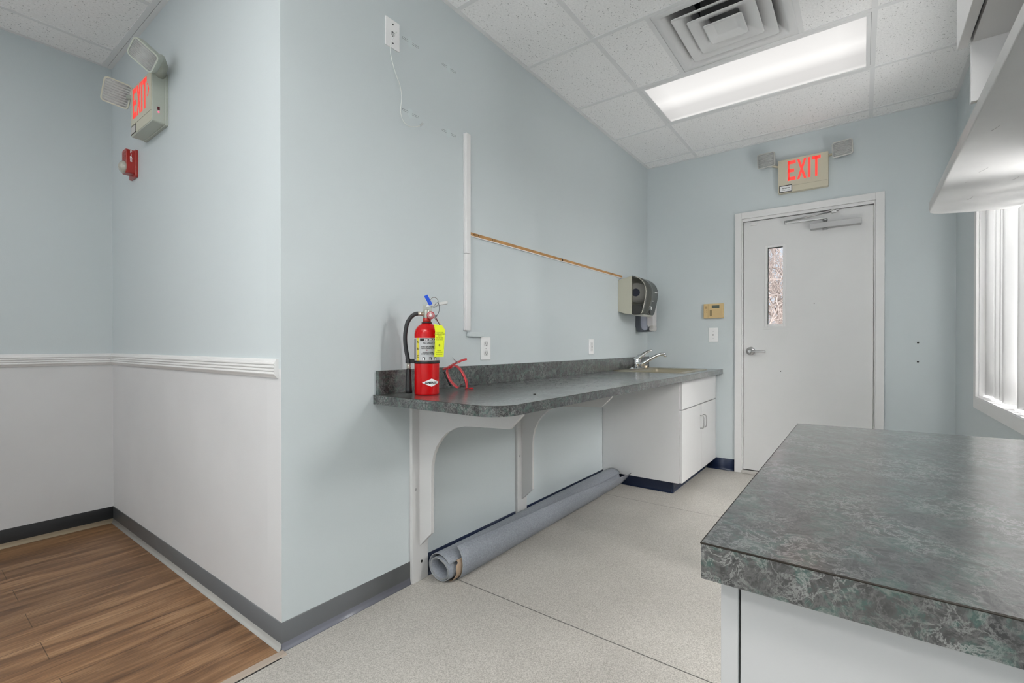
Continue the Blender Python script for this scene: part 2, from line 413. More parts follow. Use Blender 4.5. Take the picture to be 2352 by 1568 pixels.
# ceiling: tile panels with holes for fixtures, grid of tees
xs = [-2.35, -1.74, -1.13, -.52, .09, 1.095, 1.705, 2.314, 2.931, 3.544, 4.16]
GY = [1.173, -.045]
cells = [(2.314, 2.931, .262, .880)]                                   # diffuser
lights = [(2.931, 3.544, -.045, 1.173), (-.735, -.125, -.045, 1.173), (-1.955, -1.345, -.045, 1.173)]  # first is in view, the rear two are added fill
cells += lights
hall = (-1.0, -.39, 1.9, 3.12)  # unseen ceiling panel added to light the alcove
xe = sorted(set([XB, XD] + [v for c in cells for v in c[:2]])); ye = sorted(set([YR, W] + [v for c in cells for v in c[2:]]))
b = B()
for i in range(len(xe)-1):
    for j in range(len(ye)-1):
        cx, cy = (xe[i]+xe[i+1])/2, (ye[j]+ye[j+1])/2
        if any(c[0] < cx < c[1] and c[2] < cy < c[3] for c in cells): continue
        b.box(xe[i], xe[i+1], ye[j], ye[j+1], H, H+.02)
for x0, x1, y0, y1 in ((XB, hall[0], W, YF), (hall[1], XA, W, YF), (hall[0], hall[1], W, hall[2]), (hall[0], hall[1], hall[3], YF)): b.box(x0, x1, y0, y1, H, H+.02)
b.mi = 1; b.box(XB-.1, XD+.12, YR-.1, YF+.1, H+.25, H+.3)
b.box(XB-.1, XD+.12, YR-.1, YR-.02, H, H+.25); b.box(XB-.1, XB-.02, YR, YF, H, H+.25); b.box(XB, XD, YF+.02, YF+.1, H, H+.25); b.box(XD+.02, XD+.12, YR, YF, H, H+.25)
ceil_ = struct('ceiling', b, [TILE, DARK])
b = B(); t = .012; zz = H-.003
def run_x(y, x0, x1, w=.012): b.box(x0, x1, y-w, y+w, zz, H+.004)
def run_y(x, y0, y1, w=.012): b.box(x-w, x+w, y0, y1, zz-.0008, H+.004)
for y in GY: run_x(y, XB, XD)
for x in (-1.955, -1.345, -.735, -.125, .485, 1.095, 1.705, 2.314, 2.931, 3.544, 4.16): run_y(x, YR, W)
run_x(.880, 2.314, 2.931); run_x(.262, 2.314, 2.931)
run_x(W-.011, XA, XD, .011); run_x(YR+.011, XB, XD, .011); run_y(XD-.011, YR, W, .011)
for y in (3.385, 2.785, 2.175): run_x(y, XB, XA)
for x in (.795, hall[0], hall[1], -1.61, -2.2): run_y(x, W, YF)
run_x(YF-.011, XB, XA, .011); run_y(XA-.011, W, YF, .011)
for y in (hall[2], hall[3]): run_x(y, hall[0], hall[1])
obj('ceiling_grid', b, GRID, ceil_)

# rubber cove bases
def cove(name, p0, p1, nrm, mat, h=.098, toe=.013, mats=None):
    p0, p1, nrm = Vector(p0), Vector(p1), Vector(nrm); bb = B(); bb.sm = True
    prof = [(0, 0), (toe, 0), (toe, .0025), (toe*.55, .006), (.005, .014), (.0032, .026), (.0030, h-.002), (.0015, h), (0, h)]
    rows = [[bb.bm.verts.new(p+nrm*a+Vector((0, 0, z))) for a, z in prof] for p in (p0, p1)]
    for i in range(len(prof)-1):
        bb.mi = 1 if (mats and i in (1, 2, 3, 4)) else 0
        bb.face([rows[0][i], rows[0][i+1], rows[1][i+1], rows[1][i]])
    bb.sm = False; bb.mi = 0; bb.face(rows[0]); bb.face(rows[1][::-1])
    return struct(name, bb, [mat, mats] if mats else mat)
cove('baseboard_left', (XA-.003, W, 0), (1.41, W, 0), (0, -1, 0), BASEG, mats=P('blue_grey_base_toe', (.17, .175, .21), .3))
cove('baseboard_alcove', (XA, W-.003, 0), (XA, YF, 0), (-1, 0, 0), BASEG, mats=BASEL)
cove('baseboard_far', (XB, YF, 0), (XA-.003, YF, 0), (0, -1, 0), P('dark_grey_rubber_base', (.055, .057, .06), .4), mats=P('tan_base_toe', (.50, .42, .30), .5))
cove('baseboard_left', (1.505, W, 0), (3.40, W, 0), (0, -1, 0), NAVY)
cove('baseboard_back', (XD, DY1+.004, 0), (XD, 1.09, 0), (-1, 0, 0), NAVY)
cove('baseboard_back', (XD, YR, 0), (XD, DY0-.004, 0), (-1, 0, 0), NAVY)
cove('baseboard_right', (XB, YR, 0), (.54, YR, 0), (0, 1, 0), NAVY); cove('baseboard_right', (1.5, YR, 0), (XD-.02, YR, 0), (0, 1, 0), NAVY)
# chair rails
def rail_prof(s=1):
    pr = [(0, 0), (.006, 0), (.010, .006)]
    for k in range(4):
        z = .012+k*.0115; pr += [(.016, z), (.0175, z+.003), (.016, z+.0085), (.0125, z+.0095)]
    return pr+[(.012, .060), (.009, .066), (0, .067)]
b = B(); b.prism([(XA-a, .953+z) for a, z in rail_prof()], 'y', W+.016, YF); struct('trim_3', b, TRIM)
b = B(); b.prism([(YF-a, .953+z) for a, z in rail_prof()], 'x', XB, XA); struct('trim_4', b, TRIM)

# ---------------------------------------------------------------- right window with trim and vertical blind
b = B()
b.box(WX1, WX1+.062, YR, YR+.013, WZ0-.06, WZ1+.06); b.box(WX0-.062, WX0, YR, YR+.013, WZ0-.06, WZ1+.06); b.box(WX0, WX1, YR, YR+.013, WZ1, WZ1+.06); b.box(WX0, WX1, YR, YR+.013, WZ0-.06, WZ0)
b.box(WX0, WX1, YR-.1, YR+.012, WZ0-.002, WZ0+.006)
b.box(WX1-.004, WX1, YR-.1, YR, WZ0, WZ1); b.box(WX0, WX0+.004, YR-.1, YR, WZ0, WZ1); b.box(WX0, WX1, YR-.1, YR, WZ1-.004, WZ1)
win = struct('window_1', b, TRIM, bevel=.0015)
b = B()
for x0, x1, z0, z1 in ((WX0, WX0+.05, WZ0, WZ1), (WX1-.05, WX1, WZ0, WZ1), (WX0, WX1, WZ0, WZ0+.05), (WX0, WX1, WZ1-.05, WZ1), ((WX0+WX1)/2-.025, (WX0+WX1)/2+.025, WZ0, WZ1)):
    b.box(x0, x1, YR-.098, YR-.075, z0, z1)
obj('window_frame', b, WHITEP, win)
b = B(); b.box(WX0+.05, WX1-.05, YR-.088, YR-.084, WZ0+.05, WZ1-.05); obj('pane', b, GLASS, win)
vb = empty('vertical_blind', (2.77, YR-.03, WZ0), 'white vertical blind with turned vanes hanging in the right-hand window', 'blind')
b = B(); b.box(WX0+.01, WX1-.01, YR-.05, YR-.01, WZ1-.045, WZ1-.005); obj('headrail', b, WHITEP, vb)
ang = [18, -12, 14, 22, 50, -14, 34, 26, 44, -10, 38, 22, 40]
for i in range(12):
    x = WX1-.052-i*.118; a = R(ang[i]); b = B(); b.sm = True
    zb = WZ0+.016; pr = []
    for k in range(7):
        tt = -.0635+.127*k/6; pr.append((x+tt*math.cos(a)-.004*math.sin(a)*(1-(tt/.0635)**2), YR-.034+tt*math.sin(a)*.55+.004*math.cos(a)*(1-(tt/.0635)**2)))
    for k in range(6):
        p, q = pr[k], pr[k+1]; v = [b.bm.verts.new(c) for c in ((p[0], p[1], zb), (q[0], q[1], zb), (q[0], q[1], WZ1-.045), (p[0], p[1], WZ1-.045))]; b.face(v)
    bmesh.ops.remove_doubles(b.bm, verts=b.bm.verts, dist=1e-5)
    o = obj('vane', b, BLIND, vb); md = o.modifiers.new('thick', 'SOLIDIFY'); md.thickness = .0008

# ---------------------------------------------------------------- door
b = B(); jx0 = XD-.018
b.box(jx0, XD+.11, DY0, DY0+.052, 0, DZ); b.box(jx0, XD+.11, DY1-.052, DY1, 0, DZ); b.box(jx0, XD+.11, DY0+.052, DY1-.052, DZ-.052, DZ)
b.box(XD-.004, XD+.014, DY0+.052, DY0+.060, 0, DZ-.052); b.box(XD-.004, XD+.014, DY1-.060, DY1-.052, 0, DZ-.052); b.box(XD-.004, XD+.014, DY0+.06, DY1-.06, DZ-.074, DZ-.052)
b.box(XD+.0575, XD+.109, DY0+.051, DY0+.085, 0, DZ-.05); b.box(XD+.0575, XD+.109, DY1-.085, DY1-.051, 0, DZ-.05); b.box(XD+.0575, XD+.109, DY0+.08, DY1-.08, DZ-.11, DZ-.05)
door = struct('door_1', b, TRIM, bevel=.002)
lx = XD+.012; LY0, LY1, LZ1 = DY0+.063, DY1-.063, DZ-.079
GY0, GY1, GZ0, GZ1 = .512, .620, 1.238, 1.860
b = B()
b.box(lx, lx+.045, LY0, GY0, .03, LZ1); b.box(lx, lx+.045, GY1, LY1, .03, LZ1); b.box(lx, lx+.045, GY0, GY1, .03, GZ0); b.box(lx, lx+.045, GY0, GY1, GZ1, LZ1)
leaf = obj('door_leaf', b, DOORP, door)
b = B(); e = .02
for y0, y1, z0, z1 in ((GY0-e, GY0, GZ0-e, GZ1+e), (GY1, GY1+e, GZ0-e, GZ1+e), (GY0, GY1, GZ0-e, GZ0), (GY0, GY1, GZ1, GZ1+e)): b.box(lx-.005, lx+.045, y0, y1, z0, z1)
b.box(lx-.0015, lx+.001, GY0-.042, GY1+.036, GZ0-.042, GZ0-.039)
obj('lite_frame', b, TRIM, leaf, bevel=.002)
b = B(); b.box(lx+.02, lx+.024, GY0, GY1, GZ0, GZ1); obj('glass_pane', b, GLASS, leaf)
b = B(); b.box(XD-.03, XD+.11, DY0+.052, DY1-.052, .0, .022); obj('threshold', b, P('pale_threshold', (.5, .48, .45), .5), door, bevel=.004)
b = B(); b.box(lx+.002, lx+.04, LY0, LY1, .022, .03); obj('door_sweep', b, BLACKM, door)
# lever handle
hc = Vector((lx, .745, 1.018)); MX = Matrix.Rotation(R(-90), 4, 'Y')
b = B(); b.lathe([(.0345, 0), (.0345, .004), (.031, .010), (.022, .014), (.013, .018), (.012, .045), (.0135, .047), (.0135, .056), (.011, .060)], hc, 32, MX)
b.lathe([(.006, .060), (.006, .063), (.0045, .064)], hc, 16, MX)
hd = obj('door_handle', b, SATIN, leaf)
b = B(); b.tube([hc+Vector((-.051, -.004, 0)), hc+Vector((-.053, -.03, -.001)), hc+Vector((-.053, -.085, -.002)), hc+Vector((-.050, -.108, -.002)), hc+Vector((-.044, -.113, -.002))], [.010, .0095, .009, .009, .008], 12, flat=.75); obj('lever', b, SATIN, hd)
b = B(); b.lathe([(.004, 0), (.003, .002)], (lx, .526, .858), 12, MX); obj('screw', b, DARK, leaf)
b = B(); b.lathe([(.003, 0), (.002, .0015)], (lx, .30, 1.39), 10, MX); obj('screw', b, DARK, leaf)
b = B(); b.box(lx-.012, lx+.002, .700, .745, 2.058, 2.088); b.box(lx-.02, lx-.004, .71, .735, 2.066, 2.08); obj('contact_sensor', b, TRIM, leaf, bevel=.002)
# closer
cl = bpy.data.objects.new('door_closer', None); COL.objects.link(cl); cl.parent = door; cl.location = Vector((lx, .166, 1.98))-Vector(door.location)
b = B(); b.prism(rrect(-.160+.166, .166+.160, 1.958, 2.0, .004, 3), 'x', lx-.062, lx); obj('closer_body', b, ALU, cl, bevel=.002)
b = B(); b.lathe([(.012, 0), (.012, .014), (.016, .015), (.016, .026), (.01, .030)], (lx-.032, .229, 2.0), 20); b.lathe([(.017, -.010), (.017, -.002), (.014, 0)], (lx-.032, .229, 1.957), 20); obj('pivot', b, SATIN, cl)
b = B(); b.box(-.132, .132, -.009, .009, -.003, .003, Matrix.Translation((lx-.040, .362, 2.030)) @ Matrix.Rotation(R(90), 4, 'Z')); b.tube([(lx-.04, .492, 2.026), (lx-.04, .492, 2.05)], .010, 14); obj('main_arm', b, SATIN, cl)
b = B(); b.tube([(lx-.044, .492, 2.046), (lx-.032, .175, 2.078)], .006, 10); obj('forearm', b, SATIN, cl)
b = B(); b.box(lx-.05, lx-.014, .145, .20, 2.078, 2.086); b.box(lx-.05, lx-.03, .158, .188, 2.064, 2.092); obj('arm_shoe', b, SATIN, cl, bevel=.001)

# outdoors beyond the door
b = B(); b.box(XD+.3, 22, -12, 14, -.25, -.15); struct('floor_outdoor', b, SOIL)
def tree():
    b = B(); rnd = random.Random(21)
    def grow(p, d, L, rad, lev):
        n = 4; pts = [p]; q = p.copy(); dd = d.copy()
        for i in range(n):
            dd = (dd+Vector((rnd.uniform(-.22, .22), rnd.uniform(-.22, .22), rnd.uniform(-.12, .2)))).normalized(); q = q+dd*L/n; pts.append(q.copy())
        b.tube(pts, [rad*(1-.5*i/n) for i in range(n+1)], 5 if lev > 1 else 7, cap=False)
        if lev >= 4: return
        for k in range(6):
            i = rnd.randint(1, n); a = rnd.uniform(0, 2*PI); s = dd.orthogonal().normalized(); s = Matrix.Rotation(a, 3, dd) @ s
            grow(pts[i], (dd*rnd.uniform(.4, .9)+s*rnd.uniform(.6, 1.1)+Vector((0, 0, .12))).normalized(), L*rnd.uniform(.5, .72), rad*.46, lev+1)
    tr = empty('bare_tree', (9.8, 1.2, -.15), 'bare tree with a tangle of pale twigs outside, seen through the narrow door glass', 'tree')
    grow(Vector((9.8, 1.05, -.15)), Vector((0, .1, 1)), 1.9, .09, 0)
    grow(Vector((9.8, 1.05, .5)), Vector((-.1, .25, 1)), 1.7, .06, 1)
    grow(Vector((9.8, 1.05, .9)), Vector((-.2, .05, .8)), 1.6, .05, 1)
    obj('branches', b, BARK, tr)
tree()

# ---------------------------------------------------------------- exit signs
LET = {'E': [(0, 0, .26, 1), (0, 0, 1, .17), (0, .42, .82, .58), (0, .83, 1, 1)], 'I': [(.0, 0, .26, 1)], 'T': [(0, .84, 1, 1), (.37, 0, .63, 1)]}
def exit_letters(b, M, w, h, dep=.0012):
    """bars for E X I T inside a w x h field, local x right, y up, z out"""
    ws = {'E': .30*w, 'X': .33*w, 'I': .12*w, 'T': .30*w}; x = 0; k = .92
    tot = .27*w+.05*w+.28*w+.05*w+.08*w+.05*w+.22*w
    for ch, cw in (('E', .25*w), ('X', .29*w), ('I', .26*w*.30), ('T', .26*w)):
        if ch == 'X':
            s_ = .075*w
            for p in ([(x, 0), (x+s_, 0), (x+cw, h), (x+cw-s_, h)], [(x+cw-s_, 0), (x+cw, 0), (x+s_, h), (x, h)]): b.prism(p, 'z', 0, dep+(.0003 if p[0][0] > x else 0), M)
        else:
            for (a0, b0, a1, b1) in LET[ch]:
                if ch == 'I': a0, a1 = 0, 1
                b.box(x+a0*cw, x+a1*cw, b0*h, b1*h, 0, dep, M)
        x += cw+.045*w
def lamp_head(parent, c, e1, e2, w, h, dep, body, name='lamp_head'):
    """e1 along the width, e2 down the height; the lens looks along e1 x e2 turned to the viewer"""
    x = Vector(e1).normalized(); y = -Vector(e2); y = (y-x*y.dot(x)).normalized(); z = x.cross(y); mm = Matrix((x, y, z)).transposed().to_4x4(); mm.translation = c
    base = world_off(parent)
    b = B(); prof = [(1.0, 0), (1.0, -.25), (.93, -.55), (.72, -.85), (.45, -1)]
    rings = []
    for s_, t in prof: rings.append([b.bm.verts.new(mm @ Vector((px*s_, py*s_, t*dep))) for px, py in rrect(-w/2, w/2, -h/2, h/2, .018, 5)])
    b.sm = True
    for i in range(len(rings)-1):
        n = len(rings[0])
        for j in range(n): b.face([rings[i][j], rings[i][(j+1) % n], rings[i+1][(j+1) % n], rings[i+1][j]])
    b.sm = False; b.face(rings[-1])
    # rim around the lens and an inner bowl reflector
    o_ = rrect(-w/2, w/2, -h/2, h/2, .018, 5); i_ = rrect(-w/2+.006, w/2-.006, -h/2+.006, h/2-.006, .013, 5)
    ro = [b.bm.verts.new(mm @ Vector((p[0], p[1], .001))) for p in o_]; ri = [b.bm.verts.new(mm @ Vector((p[0], p[1], .001))) for p in i_]
    rq = [b.bm.verts.new(mm @ Vector((p[0], p[1], -.004))) for p in i_]
    n = len(ro)
    for j in range(n): b.face([ro[j], ro[(j+1) % n], ri[(j+1) % n], ri[j]]); b.face([ri[j], ri[(j+1) % n], rq[(j+1) % n], rq[j]]); b.face([rings[0][j], rings[0][(j+1) % n], ro[(j+1) % n], ro[j]])
    hd = obj(name, b, body, parent)
    b = B(); b.sm = True; rr = []
    for s_, t in ((.9, -.006), (.75, -.45*dep), (.45, -.75*dep), (.15, -.85*dep)): rr.append([b.bm.verts.new(mm @ Vector((px*s_, py*s_, t))) for px, py in rrect(-w/2, w/2, -h/2, h/2, .018, 4)])
    for i in range(3):
        for j in range(len(rr[0])): b.face([rr[i][j], rr[i][(j+1) % len(rr[0])], rr[i+1][(j+1) % len(rr[0])], rr[i+1][j]])
    b.face(rr[-1]); obj('reflector', b, REFL, hd)
    b = B(); b.prism(rrect(-w/2+.006, w/2-.006, -h/2+.006, h/2-.006, .013, 4), 'z', -.004, -.001, mm)
    k = 9
    for i in range(k):
        yy = -h/2+.012+(h-.024)*i/(k-1); b.tube([mm @ Vector((-w/2+.01, yy, -.0005)), mm @ Vector((w/2-.01, yy, -.0005))], .0028, 6)
    obj('lens', b, LENSC, hd)
    b = B(); b.lathe([(.004, 0), (.007, .006), (.007, .012), (.003, .016)], mm @ Vector((0, 0, -.55*dep)), 12, mm.to_3x3().to_4x4()); obj('bulb', b, P('dim_bulb', (.2, .2, .18), .2), hd)
    return hd, mm
# sign over the door
sx = XD-.045; ES = empty('exit_sign', (XD, .374, 2.27), 'beige lit EXIT sign with two lamp heads on the wall over the door', 'exit sign')
y0, y1, z0, z1 = .208, .540, 2.272, 2.532
b = B(); b.prism(rrect(y0, y1, z0, z1, .006, 3), 'x', sx, XD); obj('housing', b, BEIGEP, ES, bevel=.002)
b = B(); M = frame_matrix((sx-.0002, .474, 2.360), (0, -1, 0), (0, 0, 1)); exit_letters(b, M, .214, .154, .0015); obj('letters', b, REDL, ES)
b = B(); b.box(sx-.0008, sx+.001, y0+.004, y1-.004, 2.318, 2.3192); obj('seam', b, P('seam_brown', (.3, .26, .18), .6), ES)
b = B(); b.box(sx-.0008, sx+.001, .444, .532, 2.275, 2.330); st = obj('maker_label', b, INK, ES)
b = B(); b.box(sx-.0014, sx-.0006, .449, .527, 2.281, 2.324); obj('label_field', b, WHITE, st)
mm = frame_matrix((0, 0, 0), (0, -1, 0), (0, 0, 1))
def at(parent, p, xd, yd):
    return frame_matrix(Vector(p)-world_off(parent), xd, yd)
text_mesh('label_print', 'APPROVED', .011, INK, st, at(st, (sx-.0016, .484, 2.306), (0, -1, 0), (0, 0, 1)), bold=.0003)
text_mesh('label_print', 'emergency lighting', .007, INK, st, at(st, (sx-.0016, .486, 2.292), (0, -1, 0), (0, 0, 1)))
for c, e1, e2, ax in (((4.225, .620, 2.543), (-.12, -1, .0), (.15, 0, -1), (.56, 2.50)), ((4.225, .121, 2.516), (-.10, -1, .03), (.10, 0, -1), (.19, 2.515))):
    lamp_head(ES, c, e1, e2, .128, .112, .050, P('clear_grey_housing', (.50, .50, .47), .3))
b = B(); b.tube([(XD-.03, .535, 2.485), (XD-.04, .575, 2.500), (4.262, .60, 2.515)], .009, 10); obj('lamp_arm', b, BEIGEP, ES)
b = B(); b.tube([(XD-.03, .214, 2.50), (XD-.04, .175, 2.505), (4.262, .15, 2.51)], .009, 10); obj('lamp_arm', b, BEIGEP, ES)
# sign on the alcove wall
fx = .766; EL = empty('exit_sign', (XA, 2.845, 2.13), 'pale green EXIT sign with arrow and lamp heads on the short wall at left', 'exit sign')
y0, y1, z0, z1 = 2.690, 3.000, 2.128, 2.372
b = B(); b.prism(rrect(y0, y1, z0, z1, .010, 4), 'x', fx, XA-.012); b.prism(rrect(y0-.004, y1+.004, z0-.004, z1+.004, .010, 4), 'x', XA-.014, XA); b.box(XA-.022, XA-.012, y1, y1+.035, z0+.015, z0+.075)
obj('housing', b, GREYGREEN, EL, bevel=.0025)
b = B(); b.prism(rrect(y0+.006, y1-.006, z0+.006, z1-.006, .008, 4), 'x', fx-.0012, fx+.001); obj('face_plate', b, P('cream_face_plate', (.60, .585, .47), .4), EL)
b = B(); M = frame_matrix((fx-.0014, 2.960, 2.212), (0, -1, 0), (0, 0, 1)); exit_letters(b, M, .200, .146, .0015)
for p in ([(.213, .048), (.220, .048), (.236, .078), (.229, .078)], [(.213, .108), (.220, .108), (.236, .078), (.229, .078)]): b.prism(p, 'z', 0, .0015, M)
obj('letters', b, REDL, EL)
b = B(); b.box(fx-.002, fx, y0+.006, y1-.006, 2.1815, 2.1825); obj('seam', b, P('seam_olive', (.22, .22, .16), .6), EL)
b = B(); b.box(fx-.0022, fx-.0010, 2.918, 2.994, 2.136, 2.178); st = obj('maker_label', b, INK, EL)
b = B(); b.box(fx-.0028, fx-.0020, 2.923, 2.989, 2.140, 2.174); obj('label_field', b, SOAPG, st)
b = B(); b.box(.787, .797, y0-.0006, y0+.001, 2.188, 2.203); t_ = obj('test_button', b, P('dark_red_button', (.10, .005, .01), .3), EL)
b = B(); b.lathe([(.003, 0), (.003, .002), (.0015, .003)], (.792, y0, 2.178), 12, Matrix.Rotation(R(90), 4, 'X')); obj('indicator_lamp', b, LEDR, EL)
lamp_head(EL, (.705, 2.592, 2.370), (.07, -.05, -.075), (-.004, .05, -.053), .125, .092, .065, GREYGREEN)
lamp_head(EL, (.722, 3.062, 2.358), (.09, -.03, -.02), (0, .04, -.105), .115, .122, .06, P('cream_lamp_housing', (.58, .57, .47), .4))
b = B(); b.tube([(.80, 2.70, 2.36), (.795, 2.655, 2.385), (.775, 2.62, 2.395), (.75, 2.605, 2.385)], [.022, .026, .026, .02], 14); obj('lamp_arm', b, GREYGREEN, EL)
b = B(); b.tube([(.80, 2.99, 2.34), (.79, 3.02, 2.345), (.765, 3.05, 2.35)], .012, 12); obj('lamp_arm', b, GREYGREEN, EL)

# ---------------------------------------------------------------- fire strobe
FS = empty('fire_alarm_strobe', (XA, 3.195, 1.98), 'small red fire alarm strobe on the wall below the left exit sign', 'fire alarm')
b = B(); b.prism(rrect(3.135, 3.245, 1.975, 2.122, .008, 4), 'x', XA-.012, XA); obj('back_plate', b, REDD, FS, bevel=.002)
b = B(); b.prism(rrect(3.140, 3.215, 1.990, 2.118, .014, 4), 'x', XA-.050, XA-.012)
for k in range(7): b.box(XA-.0515, XA-.0495, 3.150, 3.205, 2.058+k*.007, 2.061+k*.007)
fb = obj('body', b, REDD, FS, bevel=.004)
b = B(); b.lathe([(.033, 0), (.033, .006), (.030, .014), (.021, .022), (.010, .026), (0, .027)], (XA-.050, 3.172, 2.022), 28, Matrix.Rotation(R(-90), 4, 'Y')); obj('strobe_lens', b, P('strobe_lens_clear', (.75, .72, .62), .1, trans=.4, coat=.5, bump=.6, bscale=60), FS)
for k, ch in enumerate('FIRE'):
    text_mesh('lettering', ch, .018, WHITE, fb, at(fb, (XA-.030, 3.1394, 2.102-k*.0155), (1, 0, 0), (0, 0, 1)), bold=.0005)

# ---------------------------------------------------------------- ceiling fixtures
def troffer(c, label, lm=None):
    x0, x1, y0, y1 = c; o = empty('ceiling_light', ((x0+x1)/2, (y0+y1)/2, H), label, 'ceiling light')
    b = B(); zf = H-.004
    for a in ((x0+.013, x0+.040, y0+.013, y1-.013), (x1-.040, x1-.013, y0+.013, y1-.013), (x0+.04, x1-.04, y0+.013, y0+.032), (x0+.04, x1-.04, y1-.032, y1-.013)): b.box(*a, zf, H+.08)
    b.box(x0+.013, x1-.013, y0+.013, y1-.013, H+.08, H+.085)
    obj('frame', b, GRID, o, bevel=.001)
    b = B(); b.box(x0+.038, x1-.038, y0+.030, y1-.030, H+.001, H+.005); l = obj('lens', b, lm or LAMPM, o)
    return o
troffer(lights[0], 'lit rectangular ceiling light with prismatic lens, beside the air diffuser')
troffer(lights[1], 'unseen rectangular ceiling light added as fill behind the near counter', LAMPR)
troffer(lights[2], 'unseen rectangular ceiling light added as fill nearest the rear wall', LAMPR); troffer(hall, 'unseen rectangular ceiling light added as fill over the brown wood floor', LAMPH)
AV = empty('air_diffuser', (2.6225, .571, H), 'white square louvred air diffuser in the ceiling grid, beside the lit panel', 'air vent')
cx, cy = 2.6225, .571
def sq(b, rows, rad=.012, inner_first=False):
    rr = []
    for h_, z in rows: rr.append([b.bm.verts.new((cx+px, cy+py, H+z)) for px, py in rrect(-h_, h_, -h_, h_, min(rad, h_*.4), 4)])
    b.sm = True; n = len(rr[0])
    for i in range(len(rr)-1):
        for j in range(n): b.face([rr[i][j], rr[i][(j+1) % n], rr[i+1][(j+1) % n], rr[i+1][j]])
    b.sm = False; return rr
b = B(); sq(b, [(.297, -.001), (.290, -.005), (.262, -.005), (.256, -.001), (.205, .045), (.19, .10), (.14, .12)]); o = obj('frame', b, VENTW, AV)
o.modifiers.new('s', 'SOLIDIFY').thickness = .0015
for a, bb_, za, zb in ((.217, .136, -.010, .030), (.156, .068, -.014, .022)):
    b = B(); sq(b, [(a+.001, za+.003), (a, za), (a-.004, za-.0005), (bb_+.008, zb-.004), (bb_, zb+.006)]); o = obj('louvre', b, VENTW, AV); o.modifiers.new('s', 'SOLIDIFY').thickness = .0015
b = B(); rr = sq(b, [(.092, -.019), (.090, -.022), (.086, -.022), (.058, -.006), (.050, -.004)]); b.face(rr[-1]); o = obj('centre_plaque', b, VENTW, AV); o.modifiers.new('s', 'SOLIDIFY').thickness = .0015
b = B(); b.lathe([(.125, .05), (.125, .22)], (cx, cy, H), 32); b.lathe([(.125, .22), (.0, .22)], (cx, cy, H), 32); obj('duct_collar', b, P('duct_dark', (.16, .16, .16), .6), AV)

# ---------------------------------------------------------------- wall counter with sink base
ZC, ZB = .862, .824
CX0, CYF = 1.216, .958
CT = empty('countertop', (2.7, 1.3, ZB), 'long green marbled laminate counter with backsplash along the blue wall', 'countertop')
arc = [(CX0+.105-.105*math.sin(R(a)), CYF+.105-.105*math.cos(R(a))) for a in range(0, 91, 9)]
SX0, SX1, SY0, SY1 = 3.515, 4.125, 1.06, 1.585
out = [(XD, CYF)]+arc+[(CX0, W)]+[(XD, W)]
b = B()
# slab built around the sink cut-out
b.prism([(SX0, CYF)]+arc+[(CX0, W), (SX0, W)], 'z', ZB, ZC)
b.box(SX0, XD, CYF, SY0, ZB, ZC); b.box(SX0, XD, SY1, W, ZB, ZC); b.box(SX1, XD, SY0, SY1, ZB, ZC)
slab = obj('slab', b, MARB, CT)
b = B(); b.box(CX0+.012, XD, W-.019, W, ZC, .962); obj('backsplash', b, MARB, CT, bevel=.0015)
b = B(); pts = [(XD-.001, CYF)]+arc+[(CX0, W)]; b.tube([(p[0], p[1]-.0002, ZC-.0006) for p in pts], .0009, 6); obj('edge_seam', b, P('laminate_core_line', (.03, .028, .025), .6), CT)
# brackets
for k, bx in enumerate((1.410, 2.208)):
    br = empty('wall_bracket', (bx+.047, W, 0), ('white arched plywood bracket under the rounded left end of the counter', 'white arched plywood bracket under the middle of the counter')[k], 'bracket')
    b = B(); b.box(bx, bx+.095, W-.018, W, 0.0, ZB); obj('back_board', b, LAMB, br, bevel=.0015)
    pr = [(1.606, .160), (1.530, .232), (1.530, .49), (1.527, .535), (1.515, .585), (1.495, .625), (1.466, .662), (1.430, .694), (1.385, .716), (1.33, .728), (1.27, .733), (1.095, .742), (1.035, .800), (1.035, ZB), (1.606, ZB)]
    gx = bx+.042; b = B(); b.prism(pr, 'x', gx, gx+.018); obj('arched_gusset', b, LAMB, br, bevel=.0008, seg=1)
    for z, c_ in ((.085, INK), (.42, SATIN), (.79, SATIN)):
        b = B(); b.lathe([(.0062, 0), (.0062, .0012), (.0045, .002)], (bx+(.055 if z < .1 else .021), W-.018, z), 16, Matrix.Rotation(R(90), 4, 'X')); b.mi = 0; obj('screw', b, c_, br)
# base cabinet
CB = empty('base_cabinet', (3.84, 1.3, 0), 'white sink base cabinet with two doors and false drawer under the counter', 'cabinet')
b = B(); b.box(3.362, 3.381, 1.034, W-.003, .088, ZB); b.box(3.381, 4.312, W-.015, W-.003, .1, ZB); b.box(3.381, 4.312, 1.036, W-.015, .088, .106); b.box(4.297, 4.312, 1.036, W-.015, .106, ZB)
b.box(3.381, 4.297, 1.036, 1.055, .60, .625); b.box(3.381, 4.297, 1.036, 1.055, .79, ZB)
obj('body', b, LAMW, CB, bevel=.001)
b = B(); b.box(3.41, XD-.015, 1.105, W-.015, 0, .088); obj('toe_kick', b, NAVY, CB)
b = B()
for p0, p1, nr in (((3.41, 1.10, 0), (3.41, W-.015, 0), (-1, 0)), ((3.41, 1.105, 0), (XD-.015, 1.105, 0), (0, -1))):
    pr = [(0, 0), (.013, 0), (.013, .003), (.006, .010), (.003, .025), (.003, .09), (0, .09)]
    if nr[0]: b.prism([(p0[0]-a, z) for a, z in pr], 'y', p0[1]-.013, p1[1])
    else: b.prism([(p0[1]-a, z) for a, z in pr], 'x', p0[0]-.013, p1[0])
obj('cove_base', b, NAVY, CB)
ff = 1.014
b = B(); b.box(3.366, 4.308, ff, 1.033, .612, .818); obj('drawer_front', b, LAMW, CB, bevel=.0015)
